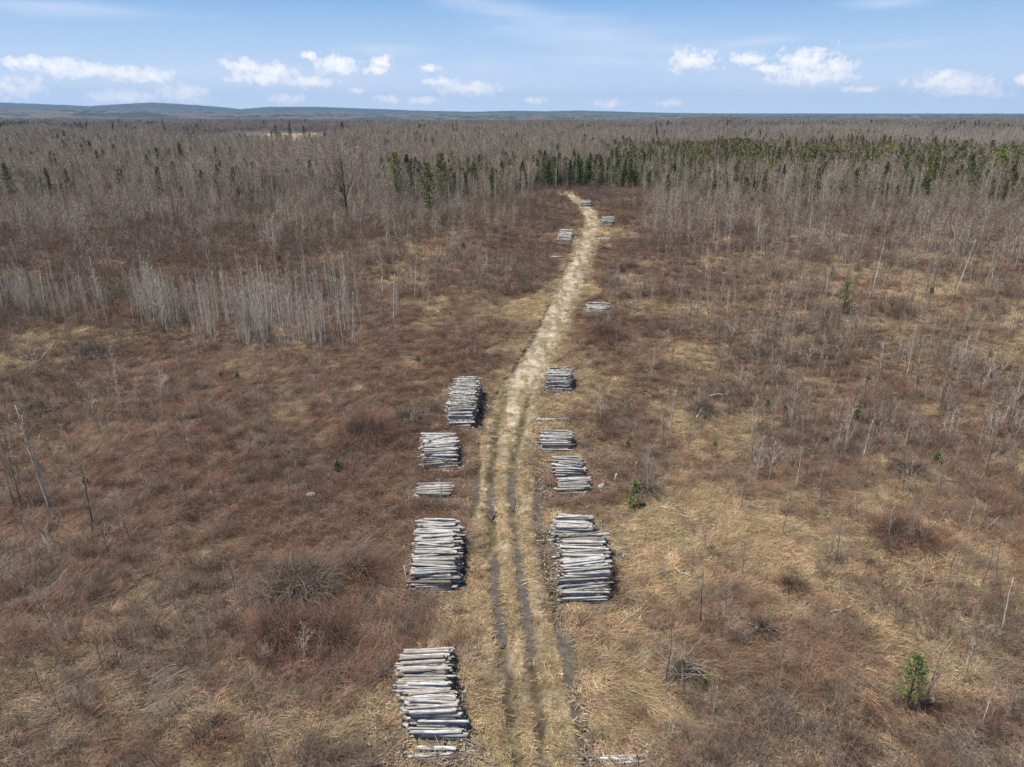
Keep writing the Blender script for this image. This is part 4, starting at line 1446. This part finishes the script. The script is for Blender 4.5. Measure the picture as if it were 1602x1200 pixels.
SEED = [(528, 738, 1.05, 'round bright green seedling alone in rusty grass left of the piles'),
        (982, 701, .8, 'little green seedling right of the square log pile'), (653, 567, .9, 'green seedling in brush left of the tall curved pile'),
        (372, 596, 1.0, 'right one of two close green seedlings in front of the birch stand'), (346, 592, .8, 'left one of two close green seedlings in front of the birch stand'),
        (725, 392, 1.7, 'small green fir in open brush left of the upper track'), (1200, 641, 1.1, 'green seedling below dark brush right of centre'),
        (1337, 657, 1.6, 'narrow green seedling at the top of the thicket at right'), (1103, 1076, .8, 'low green seedling in grey brush at lower right'),
        (1214, 500, 1.1, 'dark olive seedling among pale stems right of centre'), (1464, 728, 1.2, 'rounded green seedling inside the thicket at right'),
        (136, 762, .9, 'green sprig beside the crooked dark-stemmed tree'), (1456, 462, 1.3, 'bright green seedling high on the right slope'),
        (1548, 560, 1.0, 'small green seedling far out at right'), (1596, 640, 1.5, 'dark green seedling at the right edge'),
        (1118, 700, .7, 'faint green seedling in straw right of the lone birch'), (437, 412, 1.6, 'dark green seedling on the upper edge of the birch stand'),
        (1228, 645, .8, 'second smaller seedling just right of the one below dark brush')]
for (u, v, h, lab) in SEED:
    place_tree('seedling_conifer', P_SDL[int(u) % 2], u, v, h, 1.0, lab, 'seedling')
SPRUCE_REG = [((838, 286, 1010, 296), 46, (7, 12), 'dark spruce in the wood edge behind the end of the track', 'spruces behind the end of the track'),
              ((700, 280, 842, 305), 26, (8, 12.5), 'dark spruce in the cluster just left of the end of the track', 'spruces left of the end of the track'),
              ((580, 285, 700, 305), 9, (7, 11), 'dark spruce close behind the yellow-green pines', 'spruces behind the yellow-green pines'),
              ((1010, 298, 1602, 322), 44, (5, 9), 'dark spruce along the wood edge on the right', 'spruces along the right wood edge'),
              ((30, 250, 560, 320), 20, (5, 10), 'dark spruce standing among the bare woods on the left', 'spruces among the bare woods on the left')]
nsp = 0
for (bx, n, hr, lab, grp) in SPRUCE_REG:
    for _ in range(n):
        u = g.uniform(bx[0], bx[2]); v = g.uniform(bx[1], bx[3])
        place_tree('spruce', P_SPR[g.integers(0, 4)], u, v, g.uniform(*hr), 9, lab, 'tree', grp); nsp += 1

# ------------------------------------------------------------------ the woods beyond: too many to count, one object per kind
def clump(kind, seed, n, size):
    gg = np.random.default_rng(seed); mb = MB()
    src = {'bare': FARB, 'pine': SPR}[kind]
    for _ in range(n):
        tr, cr, tm, cm = src[gg.integers(0, len(src))]
        s = gg.uniform(.7, 1.25); a = gg.uniform(0, 6.28); ox, oy = gg.uniform(-size, size, 2)
        ca, sa = math.cos(a) * s, math.sin(a) * s
        for b, mi in ((tr, 0), (cr, 1)):
            V = np.array(b.V)
            o = len(mb.V)
            mb.V.extend(map(tuple, np.c_[V[:, 0] * ca - V[:, 1] * sa + ox, V[:, 0] * sa + V[:, 1] * ca + oy, V[:, 2] * s].tolist()))
            mb.F += [tuple(i + o for i in f) for f in b.F]; mb.M += [mi] * len(b.F)
    return mb.mesh('tree_clump', [MAT[src[0][2]], MAT[src[0][3]]])


MIDB = [bare_tree(120 + i, 11.0, .056, 44, start=.2, blen=[.36, .30, .34, .40][i], up=[.7, .85, .75, .65][i], tw=12, tww=.030, bend=.045, trunk_mat='wood', twig_mat='twig') for i in range(4)]
PALEB = [bare_tree(140 + i, 12.0, .070, 36, start=.35, blen=.2, up=1.0, tw=10, tww=.030, bend=.03, trunk_mat='pale', twig_mat='twigpale') for i in range(2)]
FARB = [bare_tree(160 + i, 12.0, .10, 20, start=.3, blen=.28, up=.8, tw=14, tww=.075, bend=.03, trunk_mat='wood', twig_mat='twig') for i in range(3)]
M_MID = [joined_tree(t) for t in MIDB]; M_PALE = [joined_tree(t) for t in PALEB]
M_SPR = [joined_tree(t, 'spruce') for t in SPR]
M_PIN = [joined_tree(t, 'pine') for t in PIN]
LARCH = [conifer(480 + i, 9.0, 1.6, .15, 'larch', trunk='grey', levels=18, per=7, leaf=.38, droop=.1, sparse=.1, shape=.8, tip=11) for i in range(3)]
M_LAR = [joined_tree(t, 'larch') for t in LARCH]
THICK = [bare_tree(220 + i, 6.0, .034, 30, start=.10, blen=.34, up=.85, tw=9, tww=.018, bend=.035, trunk_mat=['grey', 'pale', 'grey', 'grey'][i], twig_mat=['twig', 'twigpale', 'twig', 'twig'][i]) for i in range(4)]
M_SMALL = [joined_tree(t, 'bare_sapling') for t in THICK]
M_CLUMP = [clump('bare', 170 + i, 10, 7.5) for i in range(4)]
M_CLUMPE = [clump('pine', 180, 7, 6.0)]


def forest_points(r0, r1, per, seed, az=R(44)):
    gg = np.random.default_rng(seed)
    n = int(az * (r1 * r1 - r0 * r0) * per)
    r = np.sqrt(gg.uniform(r0 * r0, r1 * r1, n)); a = gg.uniform(-az, az, n)
    return r * np.sin(a), r * np.cos(a), r, a, gg


def edge_r(a):
    """distance at which the woods close in, by direction"""
    us = np.array([-200, 0, 200, 400, 520, 620, 720, 820, 832, 900, 1005, 1020, 1100, 1250, 1400, 1602, 1800])
    vs = np.array([335, 330, 325, 318, 315, 318, 322, 308, 292, 290, 296, 303, 312, 318, 322, 326, 330])
    aa = np.arctan2(*ray(us, vs)[:2]); x, y = ground_xy(us, vs)
    return np.interp(a, aa, np.hypot(x, y))


def sight_of(a):
    return (a > azel(385, 215)[0]) & (a < azel(512, 215)[0])


def in_field(x, y, m=12):
    return (x > FX.min() - m) & (x < FX.max() + m) & (y > FY.min() - 60) & (y < FY.max() + m)


def stuff_trees(name, protos, x, y, r, gg, s0, s1, label, cat, zoff=-.15):
    m = track_dist(x, y) > 6
    x, y = x[m], y[m]
    n = len(x)
    z = ground_z(x, y) + zoff
    rot = np.stack([gg.normal(0, .045, n), gg.normal(0, .045, n), gg.uniform(0, 6.28, n)], 1)
    s1 = np.where(y < 42, np.minimum(s1, 1.15), s1)
    s = gg.uniform(s0, s1, n) * (0.55 + .85 * fbm(x / 45., y / 45., 201, 3))
    scatter(name, protos, np.stack([x, y, z], 1), rot, s, gg.integers(0, len(protos), n), None, label, cat)
    print(name, n)


# saplings thickening toward the woods
x, y, r, a, gg = forest_points(90, 275, .30, 2001, R(44))
er = edge_r(a)
dens = smooth(.36, .95, r / er) ** 1.3
dens *= np.where((a > azel(835, 300)[0]) & (a < azel(1005, 300)[0]), .05, 1)
u_, v_ = project(x, y, 0)
dens *= 1 - .85 * np.exp(-((u_ - 780) / 90) ** 2 - ((v_ - 390) / 60) ** 2)
dens *= 1 - .72 * smooth(365, 390, v_) * smooth(760, 640, u_)
dens = dens * np.where(fbm(x / 10., y / 10., 203, 3) > .5, 1.05, .22)
k = (gg.random(len(x)) < dens) & (r < er + 10)
stuff_trees('sapling_thicket', M_SMALL, x[k], y[k], r, gg, .45, 1.25, 'leafless saplings thickening toward the woods', 'saplings')
# small leafless stems all over the clearing
SAP2 = [bare_tree(240 + i, 2.2, .012, 20, start=.06, blen=.36, up=.95, tw=11, tww=.010, bend=.05, trunk_mat=['grey', 'dark', 'grey', 'pale', 'dead'][i], twig_mat=['twig', 'twig', 'twigpale', 'twig', 'twigpale'][i]) for i in range(5)]
x, y = sample_points(20, 165, .42, 2301)
gg = np.random.default_rng(2302)
u_, v_ = project(x, y, 0)
dens = .05 + 0 * x
for (cu, cv, ru, rv, k) in [(1400, 620, 280, 170, 1.0), (1220, 500, 260, 90, .7), (120, 660, 200, 130, .3), (640, 440, 160, 60, .25), (1520, 1000, 150, 170, .2),
                            (460, 900, 150, 110, .15), (250, 560, 260, 40, .25), (1050, 700, 90, 60, .15), (1010, 770, 50, 30, .5), (150, 850, 160, 80, .2)]:
    dens = np.maximum(dens, k * np.exp(-((u_ - cu) / ru) ** 2 - ((v_ - cv) / rv) ** 2))
dens *= np.where(fbm(x / 5., y / 5., 305, 3) > .5, 1.5, .45)
k = (gg.random(len(x)) < dens) & (track_dist(x, y) > 3.4) & ~pile_mask(x, y, .5)
stuff_trees('small_saplings', [joined_tree(t, 'bare_sapling') for t in SAP2], x[k], y[k], 0, gg, .5, 1.7, 'small leafless stems standing all over the clearing', 'saplings', -.03)
# bare woods
x, y, r, a, gg = forest_points(170, 950, .056, 2011)
er = edge_r(a)
u_, v_ = project(x, y, 0.0)
k = (r > er + gg.uniform(-14, 6, len(x))) & ~in_field(x, y)
belt = smooth(.11, .2, a) * smooth(285, 315, r) * smooth(560, 500, r)
k &= gg.random(len(x)) > .86 * belt
sight = (a > azel(385, 215)[0]) & (a < azel(512, 215)[0]) & (r > 330)
k &= ~(sight & (r > 520)) | (r > FY.max())
k &= gg.random(len(x)) < np.where(fbm(x / 28., y / 28., 221, 3) > .40, 1, .35)
stuff_trees('bare_woods', M_MID + M_MID[:2] + M_PALE[:1], x[k], y[k], r, gg, .7, 1.15, 'leafless grey woods behind the clearing', 'woods')
# thinner stems filling the birch stand
gg = np.random.default_rng(2201)
bx, by = [], []
for _ in range(420):
    u, v = STAND[gg.integers(0, len(STAND))]
    p = at(u + gg.normal(0, 9), v - abs(gg.normal(0, 20)) + 3, 4)
    bx.append(p[0]); by.append(p[1])
M_BST = [joined_tree(t, 'birch') for t in BIRCH]
bx, by = np.array(bx), np.array(by)
stuff_trees('birch_thicket', M_BST, bx, by, np.hypot(bx, by), gg, .45, .95, 'thin pale birch stems crowding the stand on the left', 'birches')
# pale trunks at the front of the woods
x, y, r, a, gg = forest_points(190, 300, .05, 2021)
er = edge_r(a)
k = (r > er - 6) & (r < er + 25)
stuff_trees('bare_woods', M_PALE, x[k], y[k], r, gg, .6, .95, 'pale-trunked trees along the front of the woods', 'woods')
x, y, r, a, gg = forest_points(230, 620, .02, 2025)
k = (r > edge_r(a)) & (fbm(x / 40., y / 40., 223, 3) > .56) & ~(sight_of(a) & (r > 330))
stuff_trees('bare_woods', M_PALE, x[k], y[k], r, gg, .6, 1.0, 'pale-barked groves mixed into the bare woods', 'woods')
# pale groves farther off on the right and left
x, y, r, a, gg = forest_points(560, 820, .035, 2031)
k = (a > .10) & (fbm(x / 70., y / 70., 207, 2) > .56) | (a < -.45) & (r > 680) & (fbm(x / 70., y / 70., 207, 2) > .5)
stuff_trees('bare_woods', M_PALE, x[k], y[k], r, gg, .95, 1.3, 'pale groves in the distant woods', 'woods')
# young conifer belt on the right
x, y, r, a, gg = forest_points(285, 560, .085, 2041)
k = (a > .10) & (gg.random(len(x)) < smooth(.10, .22, a) * smooth(285, 320, r) * smooth(560, 480, r) * np.where(fbm(x / 40., y / 25., 209, 3) > .42, 1, .4))
isl = gg.random(len(x)) < .64
stuff_trees('bronze_conifers', M_LAR, x[k & isl], y[k & isl], r, gg, .8, 1.2, 'bronze tinted young conifers in the belt on the right', 'woods')
isp = gg.random(len(x)) < .5
stuff_trees('green_conifers', M_PIN + M_SPR[:1], x[k & ~isl & isp], y[k & ~isl & isp], r, gg, .7, 1.05, 'green pines mixed into the belt on the right', 'woods')
# spruces scattered through the woods
x, y, r, a, gg = forest_points(235, 950, .0055, 2051)
er = edge_r(a)
k = (r > er + 5) & (fbm(x / 90., y / 60., 211, 3) > .47) & ~in_field(x, y, 30)
stuff_trees('scattered_evergreens', M_SPR, x[k], y[k], r, gg, .75, 1.35, 'dark evergreens scattered through the bare woods', 'woods')
x, y, r, a, gg = forest_points(225, 330, .03, 2061)
er = edge_r(a)
k = (r > er + 2) & (r < er + 45) & (a > azel(590, 300)[0])
stuff_trees('scattered_evergreens', M_SPR, x[k], y[k], r, gg, .7, 1.2, 'dark evergreens in the front of the woods', 'woods')
# farther woods as clumps
x, y, r, a, gg = forest_points(930, 3500, .0045, 2071)
k = ~in_field(x, y)
k &= ~((a > azel(385, 215)[0]) & (a < azel(512, 215)[0]) & (r < FY.max()))
stuff_trees('distant_woods', M_CLUMP, x[k], y[k], r, gg, .65, 1.0, 'leafless woods stretching to the ridge', 'woods', -.5)
x, y, r, a, gg = forest_points(900, 3300, .0012, 2081)
k = (fbm(x / 260., y / 160., 213, 3) > .58) & ~in_field(x, y)
u0, u1, u2 = azel(-50, 185)[0], azel(140, 185)[0], azel(850, 185)[0]
k |= (a < u1) & (r > 1150) & (r < 1330)
k |= (a > u2) & (a < azel(1065, 185)[0]) & (r > 900) & (r < 1010)
stuff_trees('distant_evergreens', M_CLUMPE, x[k], y[k], r, gg, .9, 1.35, 'dark evergreen groves far across the woods', 'woods', -.5)
# the evergreens standing up in front of the pale field
for (u, v, h, lab) in [(433, 222, 15, 'leftmost dark pine in front of the pale field'), (455, 221, 17, 'middle dark pine in front of the pale field'),
                       (477, 222, 14, 'right dark pine in front of the pale field'), (180, 214, 15, 'broad dark pine on the far left skyline'),
                       (200, 212, 13, 'second dark pine right of the broad one on the far left skyline'), (258, 208, 16, 'tall dark pine on the skyline left of the field'),
                       (538, 222, 18, 'dark pine standing above the woods right of the field')]:
    place_tree('pine', P_SPR[int(u) % 4], u, v, h, 9, lab, 'tree')


# ------------------------------------------------------------------ brush mounds, fallen poles, stumps, stones
def mound_mesh(seed, rad, mat, n=520):
    g = np.random.default_rng(seed); mb = MB()
    n = int(n * min(2.2, max(.45, (rad / 2) ** 1.6)))
    for _ in range(n):
        a = g.uniform(0, 6.28); r = rad * .7 * math.sqrt(g.random())
        L = g.uniform(.6, 1.4) * (.55 + .4 * rad / 2)
        blade(mb, g, (r * math.cos(a), r * math.sin(a), .35 * (1 - (r / rad) ** 2)), a + g.normal(0, .55), L, g.uniform(.014, .03), g.uniform(.4, 1.4), g.uniform(.9, 2.2), 3)
    for _ in range(n // 2):
        a = g.uniform(0, 6.28); r = rad * .5 * math.sqrt(g.random())
        blade(mb, g, (r * math.cos(a), r * math.sin(a), .1), g.uniform(0, 6.28), g.uniform(.5, 1.5), .026, g.uniform(.9, 1.5), .3, 2, 1)  # dark core stems; their colour stands in for shade inside the mound
    if mat == 'brush':
        for _ in range(26):
            a = g.uniform(0, 6.28); r = rad * .6 * math.sqrt(g.random()); b = g.uniform(0, 6.28); L = g.uniform(.7, 1.9)
            p = np.array([r * math.cos(a), r * math.sin(a), g.uniform(.1, .5)]); d = np.array([math.cos(b), math.sin(b), g.uniform(-.1, .5)])
            mb.tube([p, p + d * L * .5 + g.normal(0, .06, 3), p + d * L], [.03, .022, .008], 4, 2)
    return mb.mesh('stems', [MAT[mat], MAT['dark'], MAT['grey']])


MDESC = ['round rust-red shrub mound with radiating stems right of the upper track', 'wide rusty shrub mound left of the tangled log pile',
         'grey shrub touching the left side of the tangled log pile', 'largest dark grey shrub mound in the lower left grass',
         'rusty shrub at the hollow below the largest grey mound', 'low rusty shrub left of the second long log pile',
         'rusty shrub left of the nearest log pile', 'rust-red shrub in the upper right brush near the low far pile',
         'small rusty shrub in the straw at right of centre', 'long rusty shrub below the loose thicket at right', 'grey shrub behind the largest log pile',
         'grey shrub at the foot of a dark bare stem', 'grey shrub below the birch stand at far left', 'low rusty shrub near the bottom left',
         'grey shrub right of the square log pile', 'rusty shrub just behind the low far pile', 'grey shrub near the tall white birch at left',
         'grey shrub inside the loose thicket at right', 'rusty shrub beside the far bend of the track', 'small dark grey shrub by a fallen white branch']
for i, ((u, v, rad, hh, kind), p) in enumerate(zip(MOUND_PX, _mp)):
    z = float(ground_z(np.array([p[0]]), np.array([p[1]]))[0])
    me = mound_mesh(700 + i, rad, 'rust' if kind == 'red' else 'brush')
    tag(link_mesh('shrub', me, None, (p[0], p[1], z - .22)), MDESC[i], 'shrub')

FALLEN = [(60, 570, 88, 535, .07, 'drift', 'pale pole fallen across brush below the left birch stand'),
          (113, 602, 142, 603, .06, 'drift', 'short pale pole lying level in brush at far left'),
          (10, 824, 70, 788, .06, 'grey', 'grey branch lying at the foot of the tall white birch'),
          (40, 818, 58, 792, .04, 'grey', 'thin fork of branch beside the one at the foot of the white birch'),
          (228, 672, 263, 636, .04, 'grey', 'thin grey pole slanting over the rusty left grass'),
          (330, 520, 372, 505, .06, 'grey', 'grey pole fallen in front of the birch stand'),
          (1122, 496, 1152, 523, .07, 'drift', 'white pole lying slantwise in the right-hand brush'),
          (1110, 622, 1153, 617, .09, 'drift', 'pale log lying level in grass right of the lone birch'),
          (998, 611, 1021, 626, .06, 'drift', 'bleached branch in grass above the square log pile'),
          (1090, 656, 1096, 646, .10, 'drift', 'bleached stub by dark brush right of the lone birch'),
          (1396, 677, 1440, 690, .08, 'grey', 'grey log lying in the loose thicket'),
          (1452, 654, 1490, 650, .07, 'grey', 'grey log high in the loose thicket at right'),
          (1543, 832, 1590, 783, .05, 'drift', 'pale pole leaning over at the right edge of the thicket'),
          (1300, 962, 1336, 954, .07, 'drift', 'white bowed branch in straw at right'),
          (1308, 1046, 1363, 1086, .05, 'grey', 'thin grey branch slanting left of the sapling pine'),
          (1485, 1100, 1545, 1192, .035, 'grey', 'long thin pole slanting near the lower right corner'),
          (1172, 979, 1186, 990, .08, 'drift', 'short white branch beside the small dark grey shrub'),
          (1055, 895, 1078, 905, .06, 'drift', 'white forked branch beside the dark leaning stem'),
          (925, 728, 965, 705, .05, 'grey', 'grey branch slanting right of the ragged pile'),
          (870, 652, 893, 668, .05, 'grey', 'thin pole pointing at the square log pile'),
          (695, 675, 712, 684, .05, 'grey', 'thin pole on top of the tangled log pile'),
          (1500, 545, 1520, 560, .06, 'drift', 'pale pole on the right slope'),
          (150, 395, 190, 383, .07, 'drift', 'pale pole in the brush above the birch stand'),
          (660, 930, 672, 941, .05, 'grey', 'dark twig pole at the foot of the second long pile'),
          (1105, 410, 1150, 402, .08, 'grey', 'grey log in brush far up the right side')]
for i, (u0, v0, u1, v1, rad, mat, lab) in enumerate(FALLEN):
    a0 = np.array(at(u0, v0)); a1 = np.array(at(u1, v1))
    g2 = np.random.default_rng(900 + i)
    c = (a0 + a1) / 2
    P = []
    for f in np.linspace(0, 1, 6):
        q = a0 + (a1 - a0) * f - c
        q = q + g2.normal(0, .035, 3); q[2] += .22
        P.append(q)
    if 'on top of' in lab:
        for q in P: q[2] += 1.75
    mb = MB(); mb.tube(P, np.linspace(rad, rad * .45, 6), 6, 0)
    L = np.linalg.norm(a1 - a0)
    for _ in range(3 if L > 1.2 else 1):
        k2 = g2.integers(2, 5)
        d = g2.normal(0, 1, 3); d[2] = abs(d[2]) * .5; d /= np.linalg.norm(d)
        mb.tube([P[k2], P[k2] + d * min(.9, .25 * L)], [rad * .45, rad * .2], 4, 0)
    tag(link_mesh('fallen_pole', mb.mesh('fallen_pole', [MAT[mat]], True), None, tuple(c)), lab, 'fallen branch')

STICKS = [(637, 918, 1.5, 'left one of two bare sticks leaning on the second long pile', -.08), (643, 918, 1.2, 'right one of two bare sticks leaning on the second long pile', .1)]
for (u, v, h, lab, tl) in STICKS:
    mb = MB(); mb.tube([(0, 0, 0), (.02, 0, h * .5), (.0, .02, h)], [.035, .028, .012], 5, 0); mb.tube([(.01, 0, h * .6), (.12, .03, h * .85)], [.015, .006], 4, 0)
    x, y, z = at(u, v)
    tag(link_mesh('stick', mb.mesh('stick', [MAT['dead']], True), None, (x, y, z), (0, tl, 0)), lab, 'stick')

STUMPS = [(962, 757, .9, .10, 'upright broken stump right of the slanted pile'), (993, 740, 1.0, .07, 'thin pale stump behind the young pine by the largest pile'),
          (1475, 812, .6, .06, 'pale stub standing under the thicket at right')]
for i, (u, v, h, rad, lab) in enumerate(STUMPS):
    mb = MB(); mb.tube([(0, 0, -.1), (.0, .01, h * .4), (.02, 0, h * .85), (.06, 0, h)], [rad * 1.3, rad, rad * .9, rad * .3], 8, 0)
    mb.tube([(0, 0, h * .5), (-.10, .02, h * .66)], [rad * .3, rad * .12], 5, 0)
    x, y, z = at(u, v)
    tag(link_mesh('stump', mb.mesh('stump', [MAT['drift']], True), None, (x, y, z), (0, .05, 0)), lab, 'stump')

ROCKS = [(1401, 619, .30, 'white stone in grass at the top of the thicket at right'), (1029, 525, .26, 'white stone right of the rust-red shrub mound'),
         (941, 764, .34, 'pale slab lying right of the slanted low pile'), (151, 630, .22, 'white stone in brush at far left'), (487, 777, .32, 'pale stone on the matted grass left of the small low pile'),
         (272, 814, .2, 'pale stone in the matted left grass')]
for i, (u, v, s, lab) in enumerate(ROCKS):
    g3 = np.random.default_rng(950 + i); mb = MB()
    nu, nv = 10, 6
    vs = []
    ph = g3.uniform(0, 6.28, 6)
    for b in range(nv + 1):
        th = math.pi * b / nv
        for a_ in range(nu):
            fi = 2 * math.pi * a_ / nu
            rr = 1 + .18 * math.sin(2 * fi + ph[0]) + .12 * math.sin(3 * fi + 2 * th + ph[1]) + .08 * math.cos(4 * th + ph[2])
            vs.append((rr * math.sin(th) * math.cos(fi), .8 * rr * math.sin(th) * math.sin(fi), .55 * rr * math.cos(th)))
    fs = [(b * nu + a_, (b + 1) * nu + a_, (b + 1) * nu + (a_ + 1) % nu, b * nu + (a_ + 1) % nu) for b in range(nv) for a_ in range(nu)]
    mb.add(vs, fs)
    x, y, z = at(u, v)
    tag(link_mesh('stone', mb.mesh('stone', [MAT['rock']]), None, (x, y, z + .18), (0, 0, g3.uniform(0, 6)), (s, s, s)), lab, 'stone')


# ------------------------------------------------------------------ the air
def build_haze():
    mb = MB()
    S = 13600.0; z0, z1 = -60.0, 330.0
    v = [(-S, -S, z0), (S, -S, z0), (S, S, z0), (-S, S, z0), (-S, -S, z1), (S, -S, z1), (S, S, z1), (-S, S, z1)]
    mb.add(v, [(3, 2, 1, 0), (4, 5, 6, 7), (0, 1, 5, 4), (1, 2, 6, 5), (2, 3, 7, 6), (3, 0, 4, 7)])
    m = bpy.data.materials.new('haze_air')
    m.use_nodes = True
    t = NT(m.node_tree)
    out = t.n('ShaderNodeOutputMaterial')
    pv = t.n('ShaderNodeVolumePrincipled', ins={'Color': (0.42, 0.66, 1.0, 1), 'Density': HAZE_DENSITY, 'Anisotropy': 0.1})
    t.link(pv.outputs[0], out.inputs['Volume'])
    o = link_mesh('haze', mb.mesh('haze', [m]))
    tag(o, kind='stuff')


build_haze()
